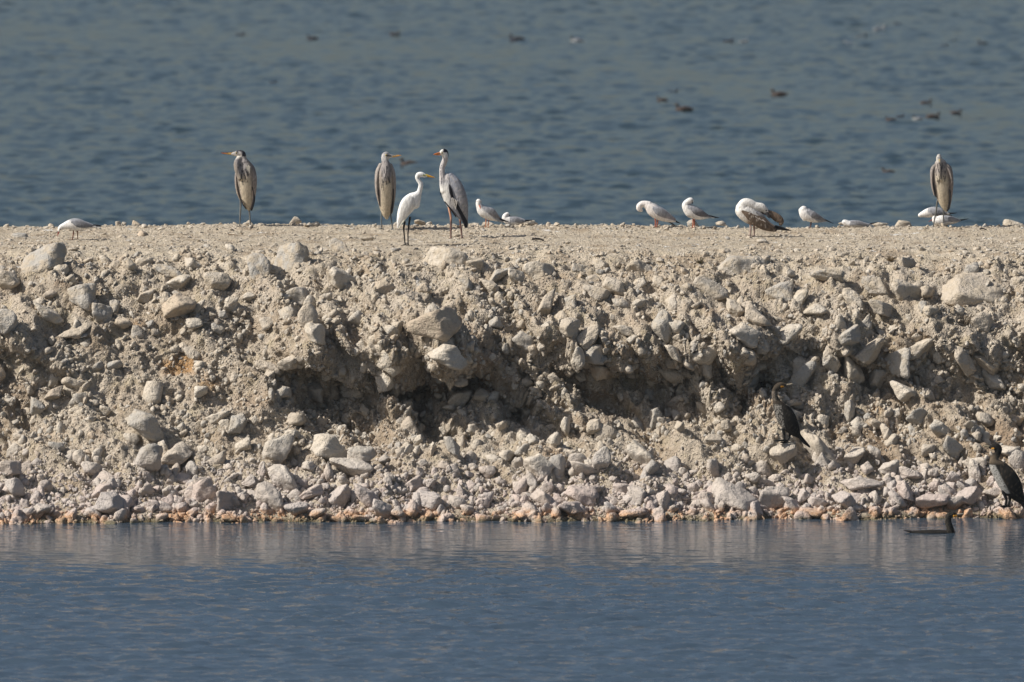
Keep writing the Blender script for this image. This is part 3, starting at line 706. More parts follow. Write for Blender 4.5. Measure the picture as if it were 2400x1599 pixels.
# --- adult heron, neck up
b = Bird('grey_heron', 'slate grey adult heron with tall striped neck and orange bill right of the egret', 'heron', 'grey herons on the bank top', 840, 330, 6.032, (1390, 1378))
def colr(X, Y, D):
    C = np.tile([.42, .41, .42], (len(X), 1)).astype(float)
    C = over(C, (.74, .72, .68), sstep(.1, .6, (1300-X)/140+.2)*sstep(560, 700, Y+.2*(X-1150)))
    C = over(C, (.80, .78, .74), sstep(250, 220, Y)); C = over(C, (.62, .57, .54), (Y > 225)*(Y < 560)*.6)
    C = over(C, (.10, .10, .12), (np.abs(X-np.interp(Y, [280, 400, 620, 800], [1185, 1162, 1180, 1250])) < 6)*(Y > 280)*(Y < 620)*(fbm(Y*.02, X*.01, 0, 2) > -.12))
    C = over(C, (.02, .02, .03), (Y < 165)*(X > 1192)*(Y > 112+.0*X)*sstep(1192, 1205, X))
    C = over(C, (.06, .06, .07), (np.abs(np.sin(X*.05+Y*.012)) < .14)*(Y > 800)*(X < 1340)*.6)
    return over(C, (.26, .27, .31), sstep(1300, 1360, X)*(Y > 430))
body = join(loft([(1480, 1120, 36, 25), (1430, 1000, 90, 55), (1370, 870, 130, 85), (1310, 740, 135, 98), (1265, 620, 105, 90), (1262, 520, 62, 62)]),
            loft([(1225, 700, 70, 66, -20), (1200, 590, 56, 52, -24), (1186, 480, 42, 40, -18), (1184, 390, 38, 36, -8), (1205, 320, 42, 38), (1228, 260, 40, 36), (1222, 205, 42, 38), (1200, 165, 48, 42), (1178, 165, 34, 32, -14), (1160, 180, 22, 22, -26)]))
b.part('body', body, colr, fuse=.0075)
b.part('bill', loft([(1172, 178, 24, 17, -20), (1130, 183, 20, 13, -52), (1090, 186, 12, 9, -80), (1066, 188, 4, 4, -95)], seg=12), lambda X, Y, D: lerpc((.75, .22, .05), (.75, .40, .22), (X-1120)/50), M_HORN)
b.eye(1185, 168, -46, 8, ring=(.60, .45, .08))
b.part('crest', loft([(1215, 125, 14, 12, 10), (1255, 150, 9, 8, 22), (1278, 225, 3, 3, 30)], n=5, seg=10), (.02, .02, .03))
b.part('wing', loft([(1300, 490, 44, 34, -20), (1365, 590, 78, 44, -50), (1425, 740, 92, 46, -64), (1468, 900, 84, 40, -58), (1500, 1040, 52, 28, -40), (1525, 1170, 24, 14, -20)], n=8), wing_grey((.26, .27, .31), (.31, .305, .32), 480, 1000))
b.part('wing', loft([(1290, 500, 34, 20, 70), (1370, 640, 60, 24, 84), (1440, 820, 60, 22, 70), (1500, 1040, 36, 16, 40)], n=8), (.27, .28, .31))
b.part('shoulder_patch', loft([(1288, 620, 8, 8, -86), (1305, 700, 22, 14, -98), (1328, 790, 18, 12, -98)]), (.015, .015, .02))
b.part('flight_feathers', loft([(1345, 830, 10, 10, -92), (1400, 920, 24, 14, -84), (1460, 1040, 26, 14, -66), (1510, 1150, 34, 16, -40), (1522, 1222, 22, 9, -24)]), (.018, .018, .024))
b.part('flight_feathers', loft([(1220, 860, 6, 14, -40), (1300, 960, 10, 16, -46), (1380, 1075, 8, 12, -34)]), (.03, .03, .035))
b.part('breast_plume', loft([(1160, 620, 6, 10, -20), (1158, 720, 6, 10, -28), (1180, 805, 4, 6, -24)]), (.02, .02, .03))
for i in range(4): b.part('scapular_plume', loft([(1330+22*i, 800+14*i, 7, 5, -104), (1325+16*i, 900+20*i, 4, 4, -96)], n=3, seg=8), (.66, .62, .57))
lc = lambda X, Y, D: lerpc((.62, .34, .22), (.16, .09, .08), (Y-1080)/60)
b.leg([(1280, 940), (1308, 1085), (1308, 1370)], lc, 10, toe=-1, toelen=44, dep=-10, knee=1)
b.leg([(1412, 960), (1432, 1095), (1468, 1385)], lc, 10, toe=-1, toelen=44, dep=10, knee=1)

# --- heron at far right, bill towards us
b = Bird('grey_heron', 'hunched brownish grey heron at far right facing us in front of two gulls', 'heron', 'grey herons on the bank top', 2120, 340, 7.127, (565, 1362))
def ht(C, X, Y, D):
    C = over(C, (.52, .49, .45), sstep(300, 240, Y)); C = over(C, (.26, .25, .25), (Y > 190)*(Y < 245)*(np.abs(X-575) < 30)*.7)
    return C
body = join(loft([(700, 1100, 24, 20), (682, 1010, 78, 60), (655, 860, 125, 100), (632, 680, 158, 125), (618, 500, 165, 135), (608, 380, 140, 120), (600, 310, 100, 90)]),
            loft([(590, 560, 60, 50, -110), (580, 430, 55, 50, -112), (574, 320, 52, 50, -85), (574, 250, 50, 48, -55), (570, 200, 46, 48, -40), (570, 178, 36, 40, -36)]))
b.part('body', body, heron_front(([250, 600, 1100], [575, 612, 690]), 200, 1100, 160, side=(.27, .23, .20), neckc=(.34, .30, .27), headtop=ht), fuse=.0075, jit=.11)
b.part('bill', loft([(572, 222, 20, 12, -80), (573, 236, 15, 9, -130), (574, 252, 9, 6, -180), (574, 270, 3, 3, -232)], seg=12), (.40, .32, .18), M_HORN)
b.eye(541, 206, -66, 8); b.eye(604, 206, -66, 8)
for g in (loft([(530, 320, 30, 50, 5), (470, 400, 40, 90, 0), (452, 540, 26, 95, -10), (462, 680, 20, 80, -14), (495, 830, 12, 45, -10)], n=8),
          loft([(660, 310, 36, 60, 0), (735, 390, 48, 100, -5), (778, 560, 34, 105, -15), (780, 700, 30, 90, -20), (768, 880, 22, 60, -15), (745, 1040, 14, 26, -8)], n=8)):
    b.part('wing', g, wing_grey((.22, .195, .18), (.30, .25, .22), 300, 800))
for g in (loft([(470, 620, 7, 30, -75), (488, 740, 8, 28, -66), (515, 860, 6, 20, -40)]), loft([(745, 740, 10, 35, -84), (752, 880, 13, 35, -66), (735, 1040, 17, 25, -40), (712, 1090, 12, 14, -26)])):
    b.part('flight_feathers', g, (.03, .028, .03))
b.leg([(545, 930), (528, 1090), (478, 1355)], (.14, .14, .13), 9, toe=-1, toelen=40, dep=-10, knee=1)
b.leg([(660, 930), (650, 1110), (650, 1366)], (.14, .14, .13), 9, toe=1, toelen=40, dep=8, knee=1)

# --- gulls
GG = 'small gulls resting on the bank top'
MANT = (.33, .335, .355)
def gull_body(mantle_fn):
    def f(X, Y, D):
        return over(np.tile([.80, .775, .745], (len(X), 1)), MANT, mantle_fn(X, Y, D))
    return f
def gwing(X, Y, D):
    C = np.tile([.27, .275, .30], (len(X), 1)); return over(C, (.45, .45, .46), (np.abs(np.sin(X*.03+Y*.06)) < .18)*.4)
BLK = (.02, .02, .022)
RED = (.42, .10, .05)

b = Bird('gull', 'gull at far left bending down to peck at the ground with a dark red bill', 'gull', GG, 100, 480, 9.808, (745, 805))
b.part('body', join(loft([(1230, 505, 22, 50), (1120, 500, 52, 60), (980, 480, 95, 90), (830, 462, 142, 110), (690, 455, 140, 108), (580, 470, 105, 90), (500, 490, 75, 70), (435, 520, 66, 62), (395, 555, 50, 48), (375, 600, 30, 30)])),
       gull_body(lambda X, Y, D: sstep(420, 370, Y+.12*(900-X)*(X < 900)-.05*(X-900)*(X > 900))*(X > 560)), fuse=.006)
for d in (-1, 1): b.part('wing', loft([(670, 390, 34, 14, 88*d), (790, 420, 78, 20, 104*d), (930, 450, 78, 20, 92*d), (1080, 475, 48, 16, 62*d), (1200, 495, 18, 10, 30*d)], n=8), lambda X, Y, D: over(gwing(X, Y, D), (.15, .16, .18), sstep(440, 500, Y)*.7))
b.part('wing_tip', loft([(1160, 470, 16, 8, -36), (1260, 488, 17, 8, -22), (1370, 500, 5, 4, -10)]), BLK); b.part('wing_tip', loft([(1170, 462, 9, 8, 26), (1290, 472, 8, 6, 14), (1415, 474, 3, 3, 6)]), BLK)
b.part('tail', loft([(1200, 510, 20, 40), (1290, 520, 10, 36), (1345, 535, 5, 26)]), WHITE)
b.part('bill', loft([(378, 608, 22, 16), (360, 660, 13, 10), (334, 722, 3, 3)], seg=10), (.28, .05, .04), M_HORN); b.eye(412, 560, -46, 11); b.part('ear_spot', loft([(462, 522, 14, 6, -58), (470, 530, 12, 6, -58)], seg=10), (.30, .30, .31))
b.leg([(712, 600), (706, 680), (682, 808)], (.16, .06, .04), 9, toe=-1, toelen=70, dep=-30, knee=1, web=True)
b.leg([(802, 600), (803, 680), (803, 782)], (.20, .10, .06), 9, toe=-1, toelen=60, dep=40, knee=1, web=True)

b = Bird('gull', 'upright gull right of the slate heron looking back at us with pink bill', 'gull', GG, 1080, 440, 10.7, (655, 995))
b.part('body', join(loft([(1060, 855, 14, 50), (960, 815, 40, 60), (850, 755, 88, 84), (730, 690, 128, 105), (610, 620, 145, 118), (530, 560, 132, 112), (475, 480, 92, 88), (450, 410, 74, 72), (447, 345, 66, 66)])),
       gull_body(lambda X, Y, D: sstep(0, 60, (X-600)*.85-(Y-560)+40)*(X > 520)), fuse=.006)
for d in (-1, 1): b.part('wing', loft([(590, 500, 40, 18, 84*d+8), (680, 560, 74, 24, 100*d+5), (780, 610, 88, 26, 92*d), (880, 700, 62, 20, 70*d), (985, 785, 22, 12, 36*d)], n=8), lambda X, Y, D: over(gwing(X, Y, D), (.24, .22, .22), sstep(620, 740, Y)*.7))
b.part('wing_tip', loft([(930, 760, 12, 8, -50), (1050, 810, 24, 9, -36), (1150, 845, 14, 7, -22), (1255, 882, 3, 3, -10)]), BLK)
b.part('tail', loft([(960, 830, 22, 40), (1040, 862, 12, 34), (1075, 875, 5, 26)]), lambda X, Y, D: over(np.tile([.78, .76, .72], (len(X), 1)), BLK, (X > 1045)))
b.part('bill', loft([(466, 440, 24, 18, -66), (482, 480, 18, 13, -84), (500, 524, 6, 5, -96)], seg=10), (.62, .24, .18), M_HORN); b.eye(452, 408, -72, 10); b.eye(402, 342, -48, 9); b.part('ear_spot', loft([(505, 330, 12, 7, -40), (510, 350, 10, 7, -38)], seg=10), (.45, .43, .42))
b.leg([(632, 770), (632, 850), (624, 998)], (.55, .20, .09), 8, toe=-1, toelen=46, dep=-20, knee=1, web=True)
b.leg([(696, 770), (698, 850), (684, 992)], (.55, .20, .09), 8, toe=-1, toelen=46, dep=26, knee=1, web=True)

b = Bird('gull', 'gull lying down just right of the pink billed gull, black wing tip raised', 'gull', GG, 1080, 440, 10.7, (1270, 965))
b.part('body', loft([(1610, 830, 20, 40), (1500, 850, 62, 78), (1380, 850, 104, 100), (1250, 840, 118, 106), (1140, 800, 96, 92), (1105, 740, 74, 72), (1140, 685, 60, 58), (1168, 665, 52, 50)]),
       gull_body(lambda X, Y, D: sstep(880, 850, Y)*(X > 1225)), fuse=.006)
b.part('wing', loft([(1250, 770, 40, 20, -60), (1360, 800, 66, 24, -84), (1480, 830, 58, 22, -74), (1600, 840, 28, 14, -46)], n=8), gwing)
b.part('wing', loft([(1250, 760, 40, 20, 60), (1400, 790, 60, 24, 80), (1600, 815, 22, 14, 40)], n=8), gwing)
b.part('wing_tip', loft([(1590, 835, 24, 10, -40), (1680, 825, 20, 8, -24), (1790, 815, 4, 4, -8)]), BLK)
b.part('bill', loft([(1205, 690, 16, 12, 20), (1235, 718, 9, 8, 45)], seg=10), (.20, .06, .05), M_HORN); b.eye(1207, 680, -26, 9)

b = Bird('gull', 'pink flushed gull with arched neck preening its breast, head hanging at left', 'gull', GG, 1460, 440, 9.808, (755, 908))
b.part('body', join(loft([(1210, 775, 22, 44), (1080, 735, 66, 66), (940, 670, 112, 92), (800, 590, 145, 112), (680, 500, 148, 112), (580, 420, 105, 88), (500, 375, 70, 62)]),
                    loft([(600, 400, 92, 78), (500, 372, 74, 66), (425, 385, 72, 64), (382, 425, 72, 62), (376, 475, 68, 60), (402, 508, 58, 52), (420, 525, 40, 36)])),
       lambda X, Y, D: over(np.tile([.82, .765, .725], (len(X), 1)), (.46, .45, .46), sstep(0, 60, (X-720)*.55-(Y-430)-10)*(X > 620)), fuse=.006)
for d in (-1, 1): b.part('wing', loft([(690, 470, 46, 22, 92*d), (800, 520, 92, 26, 108*d), (930, 590, 92, 24, 96*d), (1060, 660, 62, 18, 68*d), (1200, 745, 30, 12, 34*d)], n=8), lambda X, Y, D: over(gwing(X, Y, D)*1.15, (.30, .27, .28), sstep(600, 700, Y)*.7))
b.part('wing_tip', loft([(1210, 770, 20, 8, -30), (1260, 795, 16, 7, -20), (1325, 822, 4, 3, -10)]), BLK); b.part('tail', loft([(1060, 790, 14, 30), (1140, 835, 13, 24), (1225, 882, 4, 10)]), BLK)
b.leg([(745, 720), (752, 790), (738, 910)], (.40, .13, .08), 11, toe=-1, toelen=50, dep=-24, knee=1, web=True)
b.leg([(800, 730), (800, 800), (772, 912)], (.40, .13, .08), 11, toe=-1, toelen=50, dep=26, knee=1, web=True)

b = Bird('gull', 'gull with head turned back over its grey wing in front of a round stone', 'gull', GG, 1460, 440, 9.808, (1625, 925))
b.part('body', join(loft([(2050, 685, 14, 40), (1930, 670, 42, 58), (1800, 650, 90, 80), (1670, 600, 132, 104), (1560, 540, 150, 112), (1480, 470, 118, 98), (1440, 400, 85, 80), (1480, 340, 76, 70), (1540, 300, 72, 66), (1565, 290, 66, 60)])),
       gull_body(lambda X, Y, D: sstep(0, 50, (X-1500)*.45-(Y-480)+30)*(X > 1490)*(Y > 370)), fuse=.006)
for d in (-1, 1): b.part('wing', loft([(1550, 450, 50, 22, 84*d), (1660, 520, 84, 26, 98*d), (1780, 580, 78, 24, 86*d), (1900, 630, 42, 16, 58*d), (1990, 660, 18, 10, 30*d)], n=8), lambda X, Y, D: over(gwing(X, Y, D), (.13, .125, .135), sstep(500, 580, Y)*.8))
b.part('wing_tip', loft([(1970, 640, 18, 9, -30), (2080, 672, 20, 8, -18), (2215, 690, 4, 4, -8)]), BLK); b.part('tail', loft([(1950, 680, 20, 40), (2040, 690, 10, 32), (2100, 696, 5, 24)]), WHITE)
b.part('bill', loft([(1590, 330, 16, 12, -34), (1600, 375, 6, 5, -50)], seg=10), (.05, .03, .03), M_HORN); b.eye(1586, 300, -56, 12)
b.leg([(1612, 690), (1612, 760), (1600, 926)], RED, 9, toe=-1, toelen=40, dep=-20, knee=1, web=True)
b.leg([(1645, 690), (1642, 760), (1640, 930)], RED, 9, toe=-1, toelen=46, dep=26, knee=1, web=True)

b = Bird('gull', 'gull with tucked hidden head and slim dark wing tip, right of the big mottled gull', 'gull', GG, 1680, 440, 5.885, (1285, 510))
b.part('body', join(loft([(1510, 412, 8, 20), (1430, 400, 32, 38), (1350, 375, 62, 58), (1270, 335, 84, 68), (1215, 290, 78, 66), (1195, 255, 58, 54)]), loft([(1160, 260, 34, 30), (1180, 330, 38, 34), (1205, 392, 22, 22)])),
       gull_body(lambda X, Y, D: sstep(0, 25, (X-1250)*.8-(Y-300)+20)*(X > 1240)), fuse=.006)
for d in (-1, 1): b.part('wing', loft([(1262, 268, 26, 12, 44*d), (1320, 320, 48, 15, 56*d), (1400, 360, 34, 12, 42*d), (1490, 398, 10, 6, 18*d)], n=8), lambda X, Y, D: over(gwing(X, Y, D), (.20, .19, .19), sstep(300, 350, Y)*.7))
b.part('wing_tip', loft([(1460, 378, 10, 5, -18), (1540, 415, 8, 4, -10), (1612, 446, 2, 2, -4)]), BLK)
b.leg([(1300, 420), (1296, 460), (1286, 510)], (.14, .08, .07), 7, toe=-1, toelen=26, dep=-4, knee=1, web=True)

b = Bird('gull', 'sleepy gull lying low on the ridge well left of the far right heron', 'gull', GG, 1680, 440, 5.885, (1900, 495))
b.part('body', loft([(2120, 462, 10, 20), (2040, 465, 26, 40), (1950, 458, 44, 54), (1870, 455, 50, 56), (1820, 455, 44, 48), (1780, 440, 44, 42), (1762, 432, 38, 38)]),
       gull_body(lambda X, Y, D: sstep(485, 470, Y)*(X > 1835)), fuse=.006)
for d in (-1, 1): b.part('wing', loft([(1850, 430, 24, 10, 40*d), (1950, 442, 32, 12, 46*d), (2050, 462, 22, 10, 32*d), (2130, 466, 8, 6, 16*d)], n=8), gwing)
b.part('wing_tip', loft([(2110, 455, 10, 5, -10), (2160, 445, 9, 4, -6), (2222, 430, 2, 2, -3)]), BLK); b.eye(1755, 436, -36, 5)

b = Bird('gull', 'hunched standing gull partly hidden behind the far right heron, head low to the left', 'gull', GG, 2120, 340, 7.127, (540, 1330))
b.root.location.y += .25
b.part('body', loft([(760, 1140, 16, 36), (680, 1130, 48, 56), (580, 1110, 80, 78), (480, 1110, 88, 82), (390, 1130, 74, 70), (320, 1150, 52, 50), (275, 1165, 36, 36)]),
       gull_body(lambda X, Y, D: sstep(1130, 1090, Y-.25*(X-400)*(X < 480))*(X > 400)), fuse=.006)
for d in (-1, 1): b.part('wing', loft([(440, 1090, 40, 16, 60*d), (540, 1115, 54, 18, 74*d), (650, 1130, 40, 14, 56*d), (750, 1138, 14, 8, 24*d)], n=8), lambda X, Y, D: over(gwing(X, Y, D), (.17, .16, .16), sstep(1110, 1150, Y)*.8))
b.part('wing_tip', loft([(740, 1130, 16, 6, -20), (820, 1130, 11, 5, -12), (895, 1122, 3, 3, -5)]), BLK); b.part('tail', loft([(740, 1150, 14, 26), (795, 1180, 16, 20)]), BLK)
b.leg([(540, 1180), (540, 1240), (538, 1330)], RED, 7, toe=-1, toelen=30, dep=-14, knee=1, web=True); b.leg([(590, 1180), (588, 1240), (585, 1330)], RED, 7, toe=-1, toelen=30, dep=16, knee=1, web=True)

b = Bird('gull', 'sitting gull with thin reddish bill directly behind the far right heron legs', 'gull', GG, 2120, 340, 7.127, (640, 1365))
b.root.location.y += .10
b.part('body', loft([(930, 1275, 14, 34), (830, 1280, 48, 64), (720, 1270, 82, 82), (610, 1275, 90, 84), (530, 1265, 66, 66), (510, 1235, 48, 46)]),
       gull_body(lambda X, Y, D: sstep(1300, 1280, Y)*(X > 655)), fuse=.006)
for d in (-1, 1): b.part('wing', loft([(680, 1225, 36, 16, 58*d), (770, 1245, 46, 18, 66*d), (860, 1262, 32, 14, 48*d), (940, 1272, 12, 8, 22*d)], n=8), gwing)
b.part('wing_tip', loft([(920, 1268, 14, 6, -16), (990, 1258, 10, 5, -9), (1075, 1243, 3, 3, -4)]), BLK)
b.part('bill', loft([(470, 1260, 12, 9, -6), (440, 1275, 8, 6, -8), (410, 1290, 3, 3, -10)], seg=10), (.25, .07, .06), M_HORN); b.eye(500, 1228, -42, 7); b.part('ear_spot', loft([(555, 1232, 9, 5, -58), (560, 1240, 8, 5, -58)], seg=10), (.25, .25, .26))

# --- big immature gull
b = Bird('large_gull', 'large young gull, white head bent back to preen its brown mottled wing', 'gull', None, 1680, 440, 5.885, (492, 678))
def mott(X, Y, D):
    n = fbm(X*.05, Y*.05, D*.03, 3, .6); C = lerpc((.065, .045, .032), (.25, .185, .135), .5+1.1*n)
    return over(C, (.62, .56, .48), (n > .32)*.7)
b.part('body', join(loft([(810, 560, 26, 30), (700, 520, 58, 55), (580, 450, 92, 80), (460, 385, 118, 98), (365, 320, 110, 96), (350, 280, 92, 84)]),
                    loft([(340, 290, 84, 76), (385, 225, 78, 70), (450, 235, 80, 66), (530, 262, 66, 56), (610, 275, 64, 52), (655, 300, 50, 44), (680, 335, 34, 32)])),
       lambda X, Y, D: over(np.tile([.80, .77, .72], (len(X), 1)), (.30, .22, .17), ((fbm(X*.06, Y*.06, D*.06, 2) > .3)*.45+sstep(480, 560, X+Y*.35-60)*(Y > 380))), fuse=.007)
b.part('wing', loft([(350, 318, 16, 12, -96), (430, 372, 44, 20, -106), (540, 450, 68, 24, -100), (660, 520, 64, 22, -84), (770, 570, 36, 16, -60), (815, 590, 16, 10, -48)], n=8), mott)
b.part('wing', loft([(600, 330, 36, 20, 30), (720, 350, 40, 24, 20), (820, 410, 56, 26, 10), (880, 460, 46, 24, 5), (880, 510, 24, 16, 5)], n=8), mott)
b.part('covert_feathers', loft([(545, 335, 12, 10, -92), (600, 365, 24, 12, -96), (650, 400, 18, 10, -92)]), (.20, .20, .215))
b.part('wing_tip', loft([(800, 545, 32, 10, -40), (880, 558, 26, 9, -28), (960, 578, 14, 7, -16), (1028, 592, 3, 3, -8)]), BLK)
b.part('bill', loft([(688, 352, 24, 18, -20), (710, 390, 18, 13, -34), (732, 415, 8, 6, -42)], seg=10), (.05, .045, .045), M_HORN); b.eye(680, 314, -40, 11)
for i in range(5): b.part('edge_feather', loft([(430+50*i, 350+22*i, 8, 5, -118), (460+52*i, 372+24*i, 5, 4, -116)], n=3, seg=8), (.62, .56, .50))
b.leg([(462, 470), (466, 560), (460, 662)], (.42, .32, .28), 10, toe=-1, toelen=36, dep=-24, knee=1, web=True)
b.leg([(512, 480), (515, 570), (516, 682)], (.42, .32, .28), 10, toe=-1, toelen=36, dep=20, knee=1, web=True)

# --- cormorants
def corm(X, Y, D): return lerpc((.012, .011, .010), (.026, .023, .020), .5+fbm(X*.03, Y*.03, D*.03, 2))
def rock_depth(px, py):
    l, n = hit(px, py); return l.y
yd = rock_depth(1828, 1062)-.30
b = Bird('cormorant', 'black cormorant standing on a rounded stone in the shade, head turned to the right', 'cormorant', 'cormorants at the waterside', 1740, 840, 3.564, (350, 712), depth_y=yd)
def cb(X, Y, D):
    C = corm(X, Y, D); n = fbm(X*.11, Y*.11, D*.08, 3, .6)
    g = sstep(0, 18, (338-X)+(Y-420)*.16)*(Y > 380)*(Y < 620)
    C = over(C, (.30, .28, .25), g*(n > .0)*.9)
    C = over(C, (.07, .055, .04), sstep(400, 360, Y)*.9)
    return over(C, (.26, .22, .18), (Y > 270)*(Y < 350)*(X < 285)*(n > -.1)*.6)
b.part('body', join(loft([(468, 648, 20, 20), (430, 600, 52, 40), (385, 530, 76, 56), (345, 460, 76, 58), (308, 405, 52, 48), (280, 350, 30, 28), (268, 300, 25, 24), (276, 258, 26, 24), (305, 228, 28, 26), (335, 222, 24, 22), (358, 220, 14, 13)])), cb, fuse=.006)
q = PERCH[(1828, 1061)]; q.scale.z *= 1.15; q.scale.x *= 1.3; q.scale.y *= 2.0; q.location = b.root.location+Vector((-.02, .10, -q.scale.z*.84))
for d in (-1, 1): b.part('wing', loft([(350, 405, 20, 10, 46*d), (385, 480, 44, 16, 58*d), (425, 560, 46, 16, 52*d), (458, 620, 26, 12, 34*d), (485, 660, 8, 6, 18*d)], n=8), lambda X, Y, D: over(corm(X, Y, D)*.7, (.07, .06, .05), (np.abs(np.sin(X*.06-Y*.09)) < .15)*.6))
b.part('tail', loft([(462, 630, 16, 20), (510, 690, 17, 18), (560, 738, 8, 12)]), (.018, .017, .018))
b.part('bill', loft([(350, 221, 10, 8), (385, 218, 7, 6), (412, 212, 5, 4), (418, 217, 3, 3)], seg=10), (.35, .30, .22), M_HORN)
b.part('throat_patch', loft([(322, 232, 9, 6, -20), (342, 232, 8, 6, -16)], seg=10), (.60, .28, .04), M_HORN); b.eye(330, 216, -22, 4)
b.leg([(340, 590), (350, 640), (352, 690)], (.02, .02, .02), 9, toe=-1, toelen=85, dep=-14, web=True)
b.leg([(400, 610), (392, 660), (370, 708)], (.02, .02, .02), 9, toe=-1, toelen=50, dep=16, web=True)

yd = rock_depth(2362, 1203)-.12
b = Bird('cormorant', 'black cormorant with pale mottled belly perched at the right edge by the waterline', 'cormorant', 'cormorants at the waterside', 1740, 840, 3.564, (2195, 1250), depth_y=yd)
def cb(X, Y, D):
    C = corm(X, Y, D); n = fbm(X*.11, Y*.11, D*.08, 3, .6)
    C = over(C, (.48, .46, .42), sstep(0, 20, (2140-X)+(Y-930)*.52)*(Y > 885)*(Y < 1125)*(n > -.2)*.9)
    return over(C, (.13, .10, .07), sstep(890, 860, Y)*sstep(790, 830, Y))
b.part('body', join(loft([(2330, 1200, 22, 20), (2285, 1130, 62, 46), (2230, 1050, 86, 62), (2175, 960, 84, 62), (2120, 890, 62, 50), (2105, 840, 40, 36), (2128, 795, 28, 26), (2136, 755, 32, 28), (2110, 735, 32, 28), (2080, 738, 20, 18), (2062, 738, 12, 11)])), cb, fuse=.006)
q = PERCH[(2362, 1203)]; q.location = b.root.location+Vector((.02, .02, -q.scale.z*.80)); q.scale.y *= 1.3
for d in (-1, 1): b.part('wing', loft([(2165, 890, 26, 12, 50*d), (2215, 960, 56, 18, 64*d), (2270, 1050, 60, 18, 58*d), (2315, 1130, 36, 14, 40*d), (2350, 1190, 10, 8, 20*d)], n=8), lambda X, Y, D: over(corm(X, Y, D), (.10, .075, .05), (np.abs(np.sin(X*.05-Y*.07)) < .15)*.6))
b.part('tail', loft([(2320, 1180, 20, 22), (2365, 1250, 16, 20), (2400, 1310, 8, 14)]), (.018, .017, .018))
b.part('bill', loft([(2072, 738, 11, 9), (2045, 733, 8, 6), (2022, 728, 5, 4), (2016, 736, 3, 3)], seg=10), (.30, .26, .18), M_HORN)
b.part('throat_patch', loft([(2098, 750, 8, 6, -22), (2082, 750, 7, 6, -17)], seg=10), (.55, .27, .05), M_HORN); b.eye(2100, 735, -27, 4)
b.leg([(2180, 1110), (2205, 1180), (2195, 1240)], (.02, .02, .02), 11, toe=-1, toelen=40, dep=-16, web=True)
b.leg([(2235, 1130), (2235, 1190), (2218, 1246)], (.02, .02, .02), 11, toe=-1, toelen=40, dep=18, web=True)

b = Bird('cormorant', 'cormorant swimming low in the water near the shore, neck raised to the right', 'cormorant', 'cormorants at the waterside', 1740, 840, 3.564, (1560, 1458), water=True)
b.part('body', join(loft([(1400, 1449, 10, 20), (1470, 1457, 19, 50), (1560, 1456, 24, 70), (1650, 1458, 25, 66), (1720, 1462, 26, 44), (1748, 1462, 26, 30)]),
                    loft([(1745, 1462, 34, 32), (1732, 1410, 29, 27), (1718, 1360, 27, 25), (1724, 1318, 27, 25), (1752, 1304, 26, 23), (1782, 1306, 15, 14)])),
       lambda X, Y, D: over(corm(X, Y, D), (.10, .085, .065), (X > 1690)*(fbm(X*.1, Y*.1, 0, 2) > .1)*.6), fuse=.006)
b.part('tail', loft([(1430, 1452, 12, 24), (1385, 1444, 8, 20), (1348, 1436, 3, 12)]), (.02, .018, .018))
b.part('bill', loft([(1775, 1308, 11, 9), (1805, 1304, 8, 6), (1840, 1298, 5, 4), (1848, 1303, 3, 3)], seg=10), (.32, .28, .22), M_HORN)
b.part('throat_patch', loft([(1765, 1316, 10, 7, -19), (1788, 1314, 8, 6, -13)], seg=10), (.65, .30, .04), M_HORN); b.eye(1762, 1298, -23, 4)

# --- ducks and gulls floating far out on the lake
DUCK = {'dark': ((.055, .055, .070), (.045, .048, .060)), 'brown': ((.105, .078, .066), (.075, .066, .062)), 'white': ((.42, .43, .42), (.07, .075, .08)), 'pale': ((.26, .28, .29), (.34, .35, .35))}  # tones pulled towards the water colour: distance haze mixed into the plumage
def duck(px, py, w, kind, flip, label, whead=None):
    loc = pix_to_z(px, py, 0.0); m = m_per_px(loc)*w*.88/100.
    root = bpy.data.objects.new('duck' if kind != 'pale' else 'gull', None); COL.objects.link(root); root.location = loc; root.empty_display_size = .05
    tag(root, label, 'duck' if kind != 'pale' else 'gull', 'ducks far out on the lake' if kind != 'pale' else 'small gulls floating far out on the lake')
    bc, hc = DUCK[kind]
    def mk(name, g, col, mat):
        V, F = g; L = np.stack([V[:, 0]*flip*m, V[:, 2]*m, -V[:, 1]*m], 1)
        me = bpy.data.meshes.new(name); me.from_pydata(L.tolist(), [], F); me.polygons.foreach_set('use_smooth', np.ones(len(me.polygons), bool))
        at = me.color_attributes.new('Col', 'FLOAT_COLOR', 'POINT'); at.data.foreach_set('color', np.tile([*col, 1.], (len(V), 1)).astype(np.float32).ravel())
        me.materials.append(mat); link(name, me, root)
    mk('body', loft([(-50, -8, 5, 6), (-32, -2, 17, 18), (0, 0, 21, 22), (28, 0, 17, 17), (40, -6, 9, 10)], n=4, seg=12), bc, M_PLUME)
    mk('head', join(loft([(30, -4, 9, 9), (34, -20, 7, 7), (40, -31, 10, 9), (46, -31, 8, 7)], n=4, seg=10)), hc, M_PLUME)
    mk('bill', loft([(50, -30, 4, 5), (60, -27, 2.5, 4)], n=2, seg=8), (.12, .11, .08), M_HORN)
    mk('wing', join(loft([(-36, -10, 8, 3, -17), (0, -10, 12, 4, -21), (22, -8, 8, 3, -16)], n=3, seg=10), loft([(-36, -10, 8, 3, 17), (0, -10, 12, 4, 21), (22, -8, 8, 3, 16)], n=3, seg=10)), (bc[0]*.75, bc[1]*.75, bc[2]*.8), M_PLUME)
